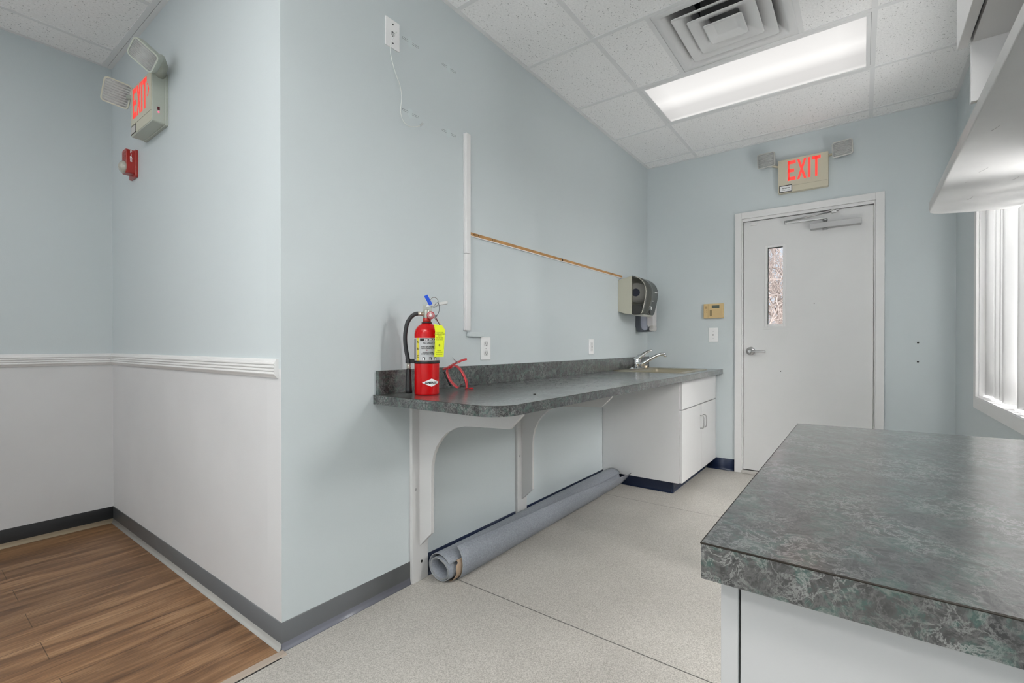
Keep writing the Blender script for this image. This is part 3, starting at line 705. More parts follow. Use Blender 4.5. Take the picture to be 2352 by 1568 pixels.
for x0, x1, hx, ttl in ((3.366, 3.858, 3.800, 0), (3.862, 4.308, 3.915, 1)):
    b = B(); b.box(x0, x1, ff, 1.033, .092, .604); d = obj('door', b, LAMW, CB, bevel=.0015)
    b = B(); hxx = (3.826, 3.896)[ttl]
    b.tube([(hxx, ff, .418), (hxx, ff-.020, .419), (hxx, ff-.026, .427), (hxx, ff-.028, .44), (hxx, ff-.028, .495), (hxx, ff-.026, .508), (hxx, ff-.020, .516), (hxx, ff, .517)], .0042, 10)
    obj('handle', b, P('grey_wire_pull', (.40, .40, .40), .35), d)
# sink
SK = empty('sink', (3.82, 1.32, ZC), 'stainless drop-in sink set in the far end of the long counter', 'sink')
b = B()
def ring(h_, z, x0=SX0-.022, x1=SX1+.022, y0=SY0-.022, y1=SY1+.020): return [b.bm.verts.new((px, py, z)) for px, py in rrect(x0+h_, x1-h_, y0+h_, y1-h_, .03, 5)]
def ring2(z, x0, x1, y0, y1, rad=.045): return [b.bm.verts.new((px, py, z)) for px, py in rrect(x0, x1, y0, y1, rad, 5)]
rows = [ring(0, ZC+.0005), ring(.003, ZC+.005), ring(.010, ZC+.006), ring(.022, ZC+.0035), ring2(ZC+.003, SX0+.03, SX1-.03, SY0+.03, SY1-.105), ring2(ZC-.006, SX0+.036, SX1-.036, SY0+.036, SY1-.111), ring2(ZC-.14, SX0+.05, SX1-.05, SY0+.05, SY1-.125), ring2(ZC-.152, SX0+.08, SX1-.08, SY0+.08, SY1-.155)]
b.sm = True
for i in range(len(rows)-1):
    for j in range(len(rows[0])): b.face([rows[i][j], rows[i][(j+1) % len(rows[0])], rows[i+1][(j+1) % len(rows[0])], rows[i+1][j]])
b.sm = False; b.face(rows[-1]); obj('basin', b, STEEL, SK)
b = B(); b.lathe([(.045, 0), (.045, .004), (.03, .002), (.012, .004), (.006, .012)], (3.82, 1.26, ZC-.151), 28); obj('drain', b, CHROME, SK)
b = B(); b.lathe([(.024, 0), (.026, .003), (.026, .022), (.022, .026), (.0, .027)], (3.995, 1.525, ZC+.0045), 24); obj('hole_cap', b, BRASS, SK)
# faucet
FC = empty('faucet', (3.82, 1.53, ZC), 'chrome single lever faucet with swivel spout and side sprayer behind the sink', 'faucet')
zf = ZC+.0045
b = B(); b.prism(rrect(3.695, 3.945, 1.500, 1.560, .028, 6), 'z', zf, zf+.010); b.lathe([(.020, .010), (.017, .016), (0, .018)], (3.72, 1.53, zf), 16); b.lathe([(.020, .010), (.017, .016), (0, .018)], (3.92, 1.53, zf), 16); obj('base_plate', b, CHROME, FC, bevel=.003)
b = B(); b.lathe([(.027, .008), (.027, .040), (.028, .042), (.028, .046), (.026, .048), (.026, .075), (.024, .088), (.014, .098), (0, .100)], (3.82, 1.53, zf), 28); obj('valve_body', b, CHROME, FC)
b = B(); b.tube([(3.82, 1.535, zf+.080), (3.828, 1.515, zf+.098), (3.842, 1.490, zf+.120), (3.858, 1.462, zf+.142), (3.870, 1.435, zf+.156), (3.876, 1.418, zf+.161)], [.024, .023, .018, .012, .009, .0075], 14, flat=.75); obj('lever', b, CHROME, FC)
b = B(); b.tube([(3.826, 1.515, zf+.026), (3.842, 1.47, zf+.055), (3.862, 1.42, zf+.090), (3.878, 1.375, zf+.116), (3.888, 1.345, zf+.126), (3.895, 1.325, zf+.128), (3.897, 1.318, zf+.122)], [.017, .015, .0135, .0125, .012, .012, .011], 14)
b.lathe([(.0115, 0), (.0115, .016), (.009, .018)], (3.897, 1.316, zf+.104), 16); obj('spout', b, CHROME, FC)
b = B(); b.lathe([(.016, .0), (.016, .004), (.013, .008), (.012, .03)], (4.00, 1.575, zf), 18); b.mi = 1; b.tube([(4.00, 1.575, zf+.03), (4.00, 1.575, zf+.085), (3.995, 1.560, zf+.105), (3.985, 1.535, zf+.112)], [.013, .014, .014, .015], 14); b.mi = 2; b.tube([(4.0, 1.590, zf+.02), (4.0, 1.590, zf+.095), (4.0, 1.585, zf+.115)], [.006, .008, .007], 8)
obj('side_sprayer', b, [BLACKM, P('sprayer_grey', (.55, .52, .55), .25), BLACKM], FC)

# ---------------------------------------------------------------- towel and soap dispensers
TD = empty('towel_dispenser', (3.78, W, 1.32), 'paper towel dispenser with smoked cover on the wall above the sink', 'dispenser')
X0, X1 = 3.645, 3.925
b = B(); b.prism([(W, 1.345), (W, 1.606), (1.56, 1.620), (1.505, 1.630), (1.505, 1.318), (1.56, 1.325)], 'x', X0, X1)
bk = obj('back_case', b, P('beige_case', (.50, .49, .40), .4), TD, bevel=.004)
cover = [(1.505, 1.634), (1.475, 1.626), (1.445, 1.610), (1.418, 1.588), (1.398, 1.560), (1.387, 1.528), (1.384, 1.498), (1.387, 1.462), (1.395, 1.425), (1.404, 1.388), (1.412, 1.350), (1.417, 1.332), (1.428, 1.320), (1.445, 1.318), (1.505, 1.320)]
b = B(); b.sm = True
fr = [(y, z) for y, z in cover[:14]]; v0 = [b.bm.verts.new((X0+.004, y, z)) for y, z in fr]; v1 = [b.bm.verts.new((X1-.004, y, z)) for y, z in fr]
for i in range(len(fr)-1): b.face([v0[i], v0[i+1], v1[i+1], v1[i]])
o = obj('smoked_cover', b, SMOKE, TD); o.modifiers.new('s', 'SOLIDIFY').thickness = .002
for xx in (X0+.004, X1-.004):
    b = B(); b.prism(cover, 'x', xx-.0012, xx+.0012); obj('side_window', b, SMOKEW, TD)
b = B(); b.tube([(X0+.001, y, z) for y, z in cover[1:13]], .0028, 8); obj('cover_rim', b, P('pale_rim', (.5, .48, .4), .3), TD)
b = B(); b.lathe([(.020, 0), (.078, 0), (.078, .22), (.02, .22)], (X0+.035, 1.480, 1.497), 36, Matrix.Rotation(R(90), 4, 'Y')); rl = obj('paper_roll', b, PAPER, TD)
b = B(); b.lathe([(.032, -.012), (.032, .0), (.02, .001)], (X0+.035, 1.480, 1.497), 24, Matrix.Rotation(R(90), 4, 'Y')); obj('roll_core', b, BLUEC, rl)
b = B(); b.box(X0+.02, X1-.02, 1.425, 1.50, 1.330, 1.395); b.box(X0+.012, X0+.020, 1.425, 1.505, 1.322, 1.395); obj('feed_module', b, P('grey_feed_module', (.10, .10, .10), .5), TD, bevel=.004)
b = B(); b.prism([(1.50, 1.318), (1.505, 1.312), (1.44, 1.302), (1.425, 1.304), (1.422, 1.318)], 'x', X0+.05, X1-.05)
for k in range(14): b.box(X0+.056+k*.012, X0+.060+k*.012, 1.4205, 1.4225, 1.304, 1.317)
obj('tear_bar', b, P('pale_lip', (.5, .5, .46), .45), TD)
fbm = Vector((1.398, 0, 0))
b = B(); b.box(3.845, 3.90, 1.3815, 1.384, 1.503, 1.511); obj('printed_mark', b, WHITE, TD)
b = B(); b.box(3.80, 3.835, 1.392, 1.396, 1.43, 1.4345); obj('printed_mark', b, WHITE, TD)
b = B(); b.box(3.780, 3.825, 1.4015, 1.4045, 1.383, 1.3875); b.box(3.818, 3.825, 1.403, 1.407, 1.362, 1.386); b.box(3.795, 3.822, 1.404, 1.4075, 1.372, 1.375); obj('printed_mark', b, WHITE, TD)
b = B(); b.prism([(3.79, 1.325), (3.815, 1.325), (3.807, 1.358), (3.798, 1.358)], 'y', 1.4075, 1.4125); obj('drip_mark', b, BLACKM, TD)
SD = empty('soap_dispenser', (4.07, W, 1.185), 'grey wall soap dispenser with push lever in the corner behind the towel dispenser', 'dispenser')
b = B(); b.prism([(W, 1.42), (W-.04, 1.42), (W-.048, 1.24), (W-.055, 1.208), (W-.075, 1.196), (W-.135, 1.198), (W-.138, 1.190), (W-.06, 1.184), (W-.025, 1.186), (W-.008, 1.205), (W, 1.235)], 'x', 4.02, 4.118); obj('back_shell', b, SOAPD, SD, bevel=.003)
b = B(); b.prism([(W-.041, 1.42), (W-.048, 1.24), (W-.056, 1.21), (W-.076, 1.198), (W-.10, 1.200), (W-.11, 1.24), (W-.108, 1.42)], 'x', 4.028, 4.110); obj('soap_bag', b, SOAPL, SD, bevel=.003)
b = B(); b.prism([(W-.104, 1.42), (W-.108, 1.245), (W-.118, 1.228), (W-.158, 1.24), (W-.160, 1.42)], 'x', 4.022, 4.116); obj('front_cover', b, P('white_soap_cover', (.60, .58, .58), .4), SD, bevel=.003)
b = B(); b.prism([(W-.125, 1.192), (W-.158, 1.192), (W-.164, 1.21), (W-.162, 1.236), (W-.148, 1.246), (W-.132, 1.236), (W-.122, 1.215)], 'x', 4.030, 4.108); obj('push_lever', b, SOAPG, SD, bevel=.004)

# ---------------------------------------------------------------- wall plates, keypad, raceway, batten
def plate(name, label, cat, x0, x1, z0, z1, y=W):
    e_ = empty(name, ((x0+x1)/2, y, z0), label, cat)
    b = B(); b.prism(rrect(x0, x1, z0, z1, .003, 3), 'y', y-.006, y); obj('cover_plate', b, WHITEP, e_, bevel=.002)
    return e_
O1 = plate('wall_outlet', 'white duplex outlet above the counter, below the short raceway stub', 'outlet', 1.897, 1.976, .989, 1.111)
for zc in (1.075, 1.025):
    b = B(); pts = [(1.9365+.0165*math.cos(R(a)), zc+max(-.0135, min(.0135, .0175*math.sin(R(a))))) for a in range(0, 360, 12)]; b.prism(pts, 'y', W-.0085, W-.005)
    s_ = obj('receptacle', b, P('white_receptacle', (.70, .70, .70), .35), O1)
    b = B(); b.box(1.9285, 1.9305, W-.0088, W-.008, zc-.002, zc+.007); b.box(1.9425, 1.9445, W-.0088, W-.008, zc-.003, zc+.007); b.lathe([(.0022, 0), (.0022, .0004)], (1.9365, W-.0085, zc-.008), 10, Matrix.Rotation(R(90), 4, 'X')); obj('slot', b, INK, s_)
b = B(); b.lathe([(.003, 0), (.0024, .0012)], (1.9365, W-.006, 1.050), 12, Matrix.Rotation(R(90), 4, 'X')); obj('screw', b, SATIN, O1)
O2 = plate('wall_outlet', 'narrow white ground-fault outlet above the counter near the faucet', 'outlet', 3.127, 3.200, 1.000, 1.112)
b = B(); b.box(3.147, 3.180, W-.009, W-.006, 1.023, 1.089); g = obj('receptacle', b, P('white_gfci', (.74, .74, .74), .3), O2, bevel=.001)
b = B()
for zc in (1.077, 1.034): b.box(3.157, 3.159, W-.0094, W-.0088, zc-.004, zc+.004); b.box(3.168, 3.170, W-.0094, W-.0088, zc-.004, zc+.004)
b.box(3.157, 3.171, W-.0105, W-.0088, 1.057, 1.061); b.box(3.157, 3.171, W-.0105, W-.0088, 1.051, 1.055); obj('slot', b, P('grey_slot', (.3, .3, .3), .5), g)
DP = plate('data_wall_plate', 'white jack plate high on the long blue wall with a thin cord plugged in', 'wall plate', 1.277, 1.353, 2.342, 2.463)
DSC = P('dark_screw', (.08, .08, .08), .4, metal=.5)
for z in (2.443, 2.362): b = B(); b.lathe([(.0035, 0), (.003, .0015)], (1.316, W-.006, z), 12, Matrix.Rotation(R(90), 4, 'X')); obj('screw', b, DSC, DP)
b = B(); b.box(1.309, 1.324, W-.0065, W-.004, 2.395, 2.412); b.box(1.314, 1.319, W-.0065, W-.004, 2.391, 2.396); obj('jack', b, INK, DP)
cp = [(1.316, 1.612, 2.403), (1.316, 1.594, 2.402), (1.307, 1.585, 2.390), (1.297, 1.590, 2.370), (1.292, 1.603, 2.341), (1.298, 1.6085, 2.298), (1.320, 1.6085, 2.240), (1.346, 1.609, 2.194), (1.357, 1.610, 2.149), (1.351, 1.610, 2.084), (1.366, 1.611, 2.048), (1.396, 1.612, 2.038), (1.433, 1.612, 2.048), (1.462, 1.612, 2.062)]
def smooth(pts, n=6):
    pts = [Vector(p) for p in pts]; outp = []
    for i in range(len(pts)-1):
        p0, p1, p2, p3 = pts[max(i-1, 0)], pts[i], pts[i+1], pts[min(i+2, len(pts)-1)]
        for k in range(n):
            t = k/n; outp.append(.5*((2*p1)+(p2-p0)*t+(2*p0-5*p1+4*p2-p3)*t*t+(3*p1-p0-3*p2+p3)*t**3))
    return outp+[pts[-1]]
CO = empty('phone_cord', (1.316, W, 2.36), 'thin white cord dangling from the high jack plate', 'cord')
b = B(); b.tube(smooth(cp), .0016, 8); obj('cord', b, P('white_cord', (.72, .74, .72), .4), CO)
b = B(); M = Matrix.Translation((1.474, 1.612, 2.073)) @ Matrix.Rotation(R(-48), 4, 'Y'); b.box(-.011, .011, -.0035, .0035, -.004, .004, M); obj('plug', b, P('clear_plug', (.8, .82, .82), .15, trans=.3), CO, bevel=.001)
b = B(); b.box(1.311, 1.321, W-.014, W-.0068, 2.394, 2.404); obj('plug', b, P('clear_plug_2', (.7, .72, .72), .15, trans=.3), CO)
# spackled slots left by a removed wall mount
for x, z, lb in ((1.372, 2.4215, 'just right of the high jack plate'), (1.615, 2.4215, 'level with the jack plate, farther right'), (1.372, 2.1055, 'just above the loose cord plug'), (1.615, 2.105, 'just left of the top of the tall raceway')):
    wa = empty('spackled_slot', (x+.047, W, z), 'spackled wall slot '+lb, 'wall mark')
    b = B(); pts = [(x+(.0 if k < 0 else 0), z) for k in ()]
    outl = rrect(x, x+.095, z-.0035, z+.0035, .0034, 4); b.tube([(p[0], W-.0001, p[1]) for p in outl]+[(outl[0][0], W-.0001, outl[0][1])], .0006, 5); obj('slot_edge', b, P('slot_grey', (.10, .12, .12), .8), wa)
    b = B(); rr = random.Random(int(x*1000+z*100)); n = 22; cxx, czz = x+.045, z
    ring_o = [b.bm.verts.new((cxx+(.013+.006*rr.random())*math.cos(2*PI*k/n), W-.0001, czz+(.017+.009*rr.random())*math.sin(2*PI*k/n))) for k in range(n)]
    ring_i = [b.bm.verts.new((cxx+.009*math.cos(2*PI*k/n), W-.0009, czz+.010*math.sin(2*PI*k/n))) for k in range(n)]
    b.sm = True
    for k in range(n): b.face([ring_o[k], ring_o[(k+1) % n], ring_i[(k+1) % n], ring_i[k]])
    b.face(ring_i); obj('spackle_patch', b, SPACK, wa)
RW = empty('cable_raceway', (1.783, W, 1.14), 'tall white vertical cable raceway on the long blue wall', 'raceway')
b = B(); b.box(1.768, 1.801, W-.019, W, 1.535, 2.142); b.box(1.765, 1.768, W-.008, W, 1.535, 2.142); obj('upper_channel', b, TRIM, RW, bevel=.003)
b = B(); b.box(1.768, 1.801, W-.019, W, 1.143, 1.533); b.box(1.765, 1.768, W-.008, W, 1.143, 1.533); obj('lower_channel', b, TRIM, RW, bevel=.003)
b = B(); b.box(1.790, 1.905, W-.020, W, 1.111, 1.136); o = obj('raceway_stub', b, P('pale_blue_stub', (.62, .68, .69), .45), None, bevel=.004); tag(o, 'short horizontal raceway stub just above the duplex outlet', 'raceway')
WS = empty('wood_strip', (2.75, W, 1.63), 'bare brown wood strip running across the long wall to the towel dispenser', 'wood strip')
b = B(); b.box(1.806, 2.735, W-.006, W, 1.633, 1.650); b.box(2.745, 3.72, W-.006, W, 1.633, 1.650); obj('batten', b, WOODS, WS)
SCO = P('scorched_wood', (.05, .025, .012), .8)
b = B(); b.box(2.733, 2.747, W-.0062, W, 1.633, 1.650); obj('burn_mark', b, SCO, WS)
b = B(); b.box(1.803, 1.812, W-.0065, W, 1.632, 1.651); obj('burn_mark', b, SCO, WS)
for x in (1.835, 1.842, 1.85, 1.862, 1.873, 1.99, 2.004, 2.02): b = B(); b.box(x, x+.004, W-.0064, W-.004, 1.637+.006*random.random(), 1.645); obj('burn_mark', b, SCO, WS)
b = B(); b.box(1.806, 3.72, W-.0075, W, 1.6285, 1.633); obj('lower_lip', b, TRIM, WS)
# keypad and switch on the door wall
KP = empty('alarm_keypad', (XD, 1.03, 1.30), 'tan security keypad with a small screen beside the door frame', 'keypad')
b = B(); b.prism(rrect(.950, 1.112, 1.300, 1.426, .004, 3), 'x', XD-.024, XD); k_ = obj('case', b, TAN, KP, bevel=.003)
b = B(); b.box(XD-.0248, XD-.0235, .982, 1.044, 1.386, 1.410); obj('screen', b, LCD, KP)
b = B(); b.box(XD-.0246, XD-.0235, 1.043, 1.060, 1.320, 1.372); obj('button_column', b, P('olive_button', (.26, .20, .10), .5), KP)
b = B()
for k in range(4): b.box(XD-.0246, XD-.0235, 1.082, 1.102, 1.384+k*.006, 1.387+k*.006)
for yy in (1.086, 1.100):
    for zz_ in (1.352, 1.366): b.box(XD-.0246, XD-.0235, yy-.002, yy+.002, zz_-.002, zz_+.002)
b.box(XD-.0244, XD-.0235, 1.074, 1.0755, 1.303, 1.423); obj('speaker_slots', b, P('brown_print', (.25, .15, .06), .6), KP)
LS = empty('light_switch', (XD, 1.035, 1.096), 'white light switch below the tan keypad', 'light switch')
b = B(); b.prism(rrect(.997, 1.075, 1.096, 1.218, .003, 3), 'x', XD-.006, XD); obj('cover_plate', b, WHITEP, LS, bevel=.002)
b = B(); b.box(XD-.012, XD-.005, 1.032, 1.040, 1.150, 1.163); obj('toggle', b, P('grey_toggle', (.35, .35, .35), .4), LS, bevel=.001)
for z in (1.186, 1.128): b = B(); b.lathe([(.0028, 0), (.002, .001)], (XD-.006, 1.036, z), 10, MX); obj('screw', b, SATIN, LS)
for z, lb in ((1.085, 'upper'), (.952, 'lower')):
    b = B(); b.lathe([(.0062, 0), (.0055, .002), (.003, .003)], (XD, -.312, z), 14, MX); o = obj('wall_screw', b, INK, None); tag(o, lb+' of two dark screws in the blue wall right of the door', 'screw')

# ---------------------------------------------------------------- rolled vinyl sheet
RV = empty('rolled_vinyl_sheet', (2.4, 1.52, 0), 'long roll of grey vinyl flooring lying on the floor under the counter', 'flooring roll')
def rc(x): return Vector((1.522+.006*math.sin(x*2), .0665+.003*math.sin(x*3.1)+ .002))
NX = 40; XN, XF = 1.497, 3.335
def sect(phi_turn, x):
    """turn angle -> radius, slightly squared near the open end"""
    return 0
b = B(); b.sm = True; turns = 3.15; n = 110; g = []
for i in range(NX+1):
    x = XN+(XF-XN)*i/NX; c = rc(x); row = []
    near = max(0, 1-(x-XN)/.35)
    for k in range(n+1):
        t = k/n; th = R(150)-2*PI*turns*t                      # from the outside inwards
        tn = t*turns; rr_ = .0655-.0125*min(1, max(0, tn-.25)/.75)-.0035*max(0, tn-1)+.0012*math.sin(2*th+.6)+near*(.0025*math.sin(2*th+1.2)*(1 if tn > .5 else .3)-.006*max(0, math.sin(th-.5))*(tn > .45)*min(1, (tn-.45)*4))
        flatb = -.0635
        y = c.x+rr_*math.cos(th)*1.05; z = c.y-.002+max(rr_*math.sin(th), flatb+.0006*t)
        row.append(b.bm.verts.new((x, y, max(z, .0025))))
    g.append(row)
for i in range(NX):
    for k in range(n): b.face([g[i][k], g[i][k+1], g[i+1][k+1], g[i+1][k]])
o = obj('inner_coil', b, [CLOTH, CLOTHB], RV); md = o.modifiers.new('s', 'SOLIDIFY'); md.thickness = .0022; md.offset = 0; md.material_offset_rim = 1
b = B(); b.sm = True; g = []; n = 40; XN2, XF2 = 1.572, 3.325
for i in range(NX+1):
    u_ = i/NX; row = []
    x = XN2+(XF2-XN2)*u_; c = rc(x)
    ph0 = R(112+50*u_**1.3); ph1 = R(262)
    fl = max(0, (x-2.75)/(XF2-2.75))**1.8
    for k in range(n+1):
        t = k/n; th = ph0+(ph1-ph0)*t
        rad = .0775+.006*(1-t)**3+.004*math.sin(x*5)*(1-t)*.5+ (.004*(1-t) if u_ < .15 else 0)
        y = c.x+rad*math.cos(th); z = c.y+max(rad*math.sin(th), -.0655)
        w_ = fl*(1-t)**1.2
        y = y+(1.375-y)*w_*.9; z = z+(.118-z)*w_*.8
        # the far end is cut at a slant, the near end torn at the top
        xx = x+ (.035*(1-t) if i == NX else 0)+(-.012*math.sin(t*PI) if i == 0 else 0)
        row.append(b.bm.verts.new((xx, y, max(z, .002))))
    g.append(row)
for i in range(NX):
    for k in range(n): b.face([g[i][k], g[i][k+1], g[i+1][k+1], g[i+1][k]])
o = obj('outer_flap', b, [CLOTH, CLOTHB], RV); md = o.modifiers.new('s', 'SOLIDIFY'); md.thickness = .0024; md.offset = 0; md.material_offset_rim = 1
b = B(); b.sm = True; g = []
for i in range(5):
    x = 1.528+.015*i; row = []
    for k in range(19):
        th = R(150+ (98)*k/18); c = rc(x); j = (.0025*math.sin(k*.9)+.012*(k < 3))*(1 if i == 0 else 0)
        row.append(b.bm.verts.new((x+j, c.x+.0725*math.cos(th), max(.003, c.y+.0725*math.sin(th)))))
    g.append(row)
for i in range(4):
    for k in range(18): b.face([g[i][k], g[i][k+1], g[i+1][k+1], g[i+1][k]])
o = obj('kraft_backing', b, KRAFT, RV); o.modifiers.new('s', 'SOLIDIFY').thickness = .0012
b = B(); b.sm = True; g = []
for i in range(6):
    x = 1.60+.3*i/5; c = rc(x); g.append([b.bm.verts.new((x, c.x+.038*math.cos(R(a)), c.y+.038*math.sin(R(a)))) for a in range(215, 300, 8)])
for i in range(5):
    for k in range(len(g[0])-1): b.face([g[i][k], g[i][k+1], g[i+1][k+1], g[i+1][k]])
obj('cardboard_core', b, P('brown_core_scrap', (.16, .07, .02), .7), RV)

# ---------------------------------------------------------------- island counter
IT = empty('island_countertop', (1.0, -.18, ZB), 'wide dark green marbled laminate top of the near counter at lower right', 'countertop')
b = B(); b.prism([(.512, YR), (.512, .1345), (1.440, .1345), (1.505, YR)][::1], 'z', ZB, ZC); obj('slab', b, MARB, IT)
b = B(); b.tube([(.5118, YR, ZC-.0008), (.5118, .1347, ZC-.0008), (1.440, .1347, ZC-.0008)], .0011, 6); obj('edge_seam', b, P('laminate_core_line_2', (.02, .015, .01), .6), IT)
IC = empty('island_cabinet', (1.0, -.18, 0), 'white laminate base cabinet under the near counter top', 'cabinet')
b = B(); b.box(.540, 1.42, .104, .1215, 0, ZB); obj('side_panel', b, LAMDARK, IC, bevel=.001)
b = B(); b.box(.542, .558, YR+.004, .1025, 0, ZB); obj('back_panel', b, LAMDARK, IC, bevel=.001)
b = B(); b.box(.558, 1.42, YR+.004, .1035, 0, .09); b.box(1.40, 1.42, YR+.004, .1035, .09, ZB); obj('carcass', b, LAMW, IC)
b = B(); b.lathe([(.004, 0), (.003, .001)], (.542, .02, .735), 10, MX); obj('screw_cap', b, SOAPG, IC)

# ---------------------------------------------------------------- overhead shelf and wall cabinet
OS = empty('overhead_shelf', (1.5, -.35, 1.6), 'thick white laminate shelf with rounded end, overhead at right', 'shelf')
b = B(); b.prism([(.45, YR+.018), (.45, -.213), (2.500, -.213), (2.528, -.217), (2.552, -.230), (2.570, -.252), (2.582, -.280), (2.597, -.32), (2.625, -.42), (2.642, YR+.018)], 'z', 1.600, 1.638); obj('shelf_board', b, SHELFW, OS, bevel=.003)
rnd = random.Random(5); SCR = P('grey_scratch', (.35, .35, .35), .6)
for k in range(9):
    b = B()
    x = rnd.uniform(1.3, 2.4); y = rnd.uniform(-.42, -.26); L_ = rnd.uniform(.01, .05); a = rnd.uniform(-.6, .6)
    pts = [(x+L_*t*math.cos(a), y+L_*.35*t*math.sin(a+t), 1.5999) for t in (0, .33, .66, 1)]; b.tube(pts, .0005, 5); obj('scratch', b, SCR, OS)
WC = empty('wall_cabinet', (1.0, -.35, 1.638), 'white wall cabinet hung above the overhead shelf at upper right', 'cabinet')
b = B(); b.box(1.527, 1.545, YR, -.203, 1.638, 2.60); o = obj('end_panel', b, LAMW, WC, bevel=.001)
b = B(); b.box(.45, .468, YR, -.203, 1.638, 2.60); obj('end_panel', b, LAMW, WC, bevel=.001)
b = B(); b.box(.468, 1.527, YR, -.205, 1.776, 1.794); b.box(.468, 1.527, YR, -.205, 2.58, 2.60); b.box(.468, 1.527, YR, YR+.01, 1.794, 2.58); obj('carcass', b, LAMW, WC)
for x0, x1 in ((1.0, 1.545), (.45, .997)):
    b = B(); b.box(x0, x1, -.199, -.180, 1.775, 2.60); obj('door', b, LAMW, WC, bevel=.0015)

# ---------------------------------------------------------------- fire extinguisher (local frame: x to its right, y away from viewer)
FE = empty('fire_extinguisher', (1.368, 1.466, ZC), 'red dry chemical fire extinguisher with yellow inspection tag on the counter', 'fire extinguisher', rz=R(-43))
RR = .0515
b = B(); b.lathe([(.047, 0), (.0505, .002), (RR, .006), (RR, .250), (.0500, .262), (.0455, .274), (.038, .285), (.028, .2925), (.020, .296), (.020, .300)], n=48); obj('cylinder', b, REDP, FE, local=True)
b = B(); b.lathe([(.0215, .297), (.0225, .299), (.0225, .301), (.016, .303)], n=28); obj('collar_ring', b, P('dark_ring', (.04, .04, .045), .3, metal=.6), FE, local=True)
b = B(); b.lathe([(.0170, .300), (.0170, .318), (.0150, .320)], n=24); obj('neck', b, REDD, FE, local=True)
b = B(); b.lathe([(.0155, .318), (.0155, .350), (.013, .356)], n=24); b.box(-.016, .022, -.010, .010, .345, .366); b.box(-.017, -.002, -.011, .011, .352, .374); vb_ = obj('valve', b, P('cast_aluminium', (.40, .41, .37), .4, metal=.7), FE, local=True, bevel=.002)
b = B(); b.tube([(-.012, 0, .337), (-.036, 0, .338)], .0085, 16); b.tube([(-.012, 0, .337), (-.018, 0, .337)], .0105, 6); obj('hose_fitting', b, BRASS, FE, local=True)
hp = smooth([(-.034, 0, .338), (-.048, 0, .336), (-.066, 0, .322), (-.081, 0, .295), (-.088, 0, .258), (-.089, 0, .225), (-.086, 0, .19), (-.080, -.002, .160), (-.076, -.002, .132)], 5)
b = B(); b.tube(hp, .0085, 16); obj('hose', b, RUBBER, FE, local=True)
b = B(); b.tube([(-.0745, -.002, .130), (-.0745, -.002, .108)], .0082, 16)
for z in (.112, .118, .124): b.tube([(-.0745, -.002, z), (-.0745, -.002, z+.003)], .0092, 16)
obj('nozzle_coupling', b, P('pale_coupling', (.55, .54, .48), .35, metal=.4), FE, local=True)
b = B(); b.tube([(-.0745, -.002, .108), (-.0745, -.002, .10), (-.0745, -.002, .02), (-.0745, -.002, .006)], [.009, .0105, .0135, .0145], 20); obj('nozzle', b, BLACKM, FE, local=True)
b = B(); b.lathe([(RR+.0002, .130), (RR+.0025, .131), (RR+.0025, .1415), (RR+.0002, .1425)], n=48); obj('belt', b, BLACKM, FE, local=True)
b = B(); b.lathe([(.0085, .131), (.0125, .131), (.0125, .149), (.0085, .149)], (-.0755, -.002, 0), 20); b.box(-.067, -.049, -.012, .006, .131, .149); obj('hose_clip', b, BLACKM, FE, local=True, bevel=.001)
def wrap_patch(name, a0, a1, z0, z1, mat, rad, parent=FE, n=24):
    """thin label on the cylinder, angles in degrees from the front (-y), positive to the right"""
    b = B(); b.sm = True; rows = []
    for k in range(n+1):
        a = R(a0+(a1-a0)*k/n); x, y = math.sin(a), -math.cos(a); rows.append([b.bm.verts.new((x*rad, y*rad, z)) for z in (z0, z1)])
    for k in range(n): b.face([rows[k][0], rows[k+1][0], rows[k+1][1], rows[k][1]])
    o = obj(name, b, mat, parent, local=True); return o
lab = wrap_patch('instruction_label', -100, 100, .143, .236, LABELS, RR+.0003, n=60)
wrap_patch('hazard_band', -53, -36, .143, .236, LABELY, RR+.0006, lab)
wrap_patch('text_column', -92, -57, .147, .232, P('grey_small_print', (.25, .26, .27), .6, var=.5, vscale=500), RR+.0006, lab)
wrap_patch('title_bar', -32, 80, .2225, .2345, INK, RR+.0006, lab)
def wtext(txt, size, ang, z, mat, parent=None, rad=RR+.0009, bold=0, wide=1.0):
    a = R(ang); M_ = frame_matrix((math.sin(a)*rad, -math.cos(a)*rad, z), (math.cos(a), math.sin(a), 0), (0, 0, 1))
    return text_mesh('lettering', txt, size, mat, parent or lab, M_, extrude=.0001, wrap=rad, bold=bold, wide=wide)
wtext('INSTRUCTIONS', .0115, 33, .2285, WHITE, bold=.0003)
for ch, z in (('A', .219), ('B', .190), ('C', .160)): wtext(ch, .014, -44.5, z, INK, bold=.0004, wide=.8)
for z, t1, t2 in ((.214, 'PULL UPRIGHT, PULL PIN', None), (.199, 'START BACK 8 FEET', 'AIM AT BASE OF FIRE'), (.176, 'SQUEEZE LEVER', 'SWEEP SIDE TO SIDE')):
    wtext(t1, .0064, 22 if t2 is None else 5, z, INK, bold=.0002)
    if t2: wtext(t2, .0064, 7, z-.0062, INK, bold=.0002)
wrap_patch('rule_line', -40, 80, .1625, .1630, INK, RR+.0007, lab)
for a in (-14, 16, 42): wrap_patch('pictogram', a-6, a+6, .145, .157, INK, RR+.0007, lab, 8)
for a in (-15, 15, 41): wrap_patch('pictogram_figure', a-3, a+2, .145, .1545, WHITE, RR+.001, lab, 6)
wrap_patch('trigger_picture', -4, 3, .184, .188, P('maroon_ink', (.20, .01, .02), .5), RR+.0008, lab, 6)
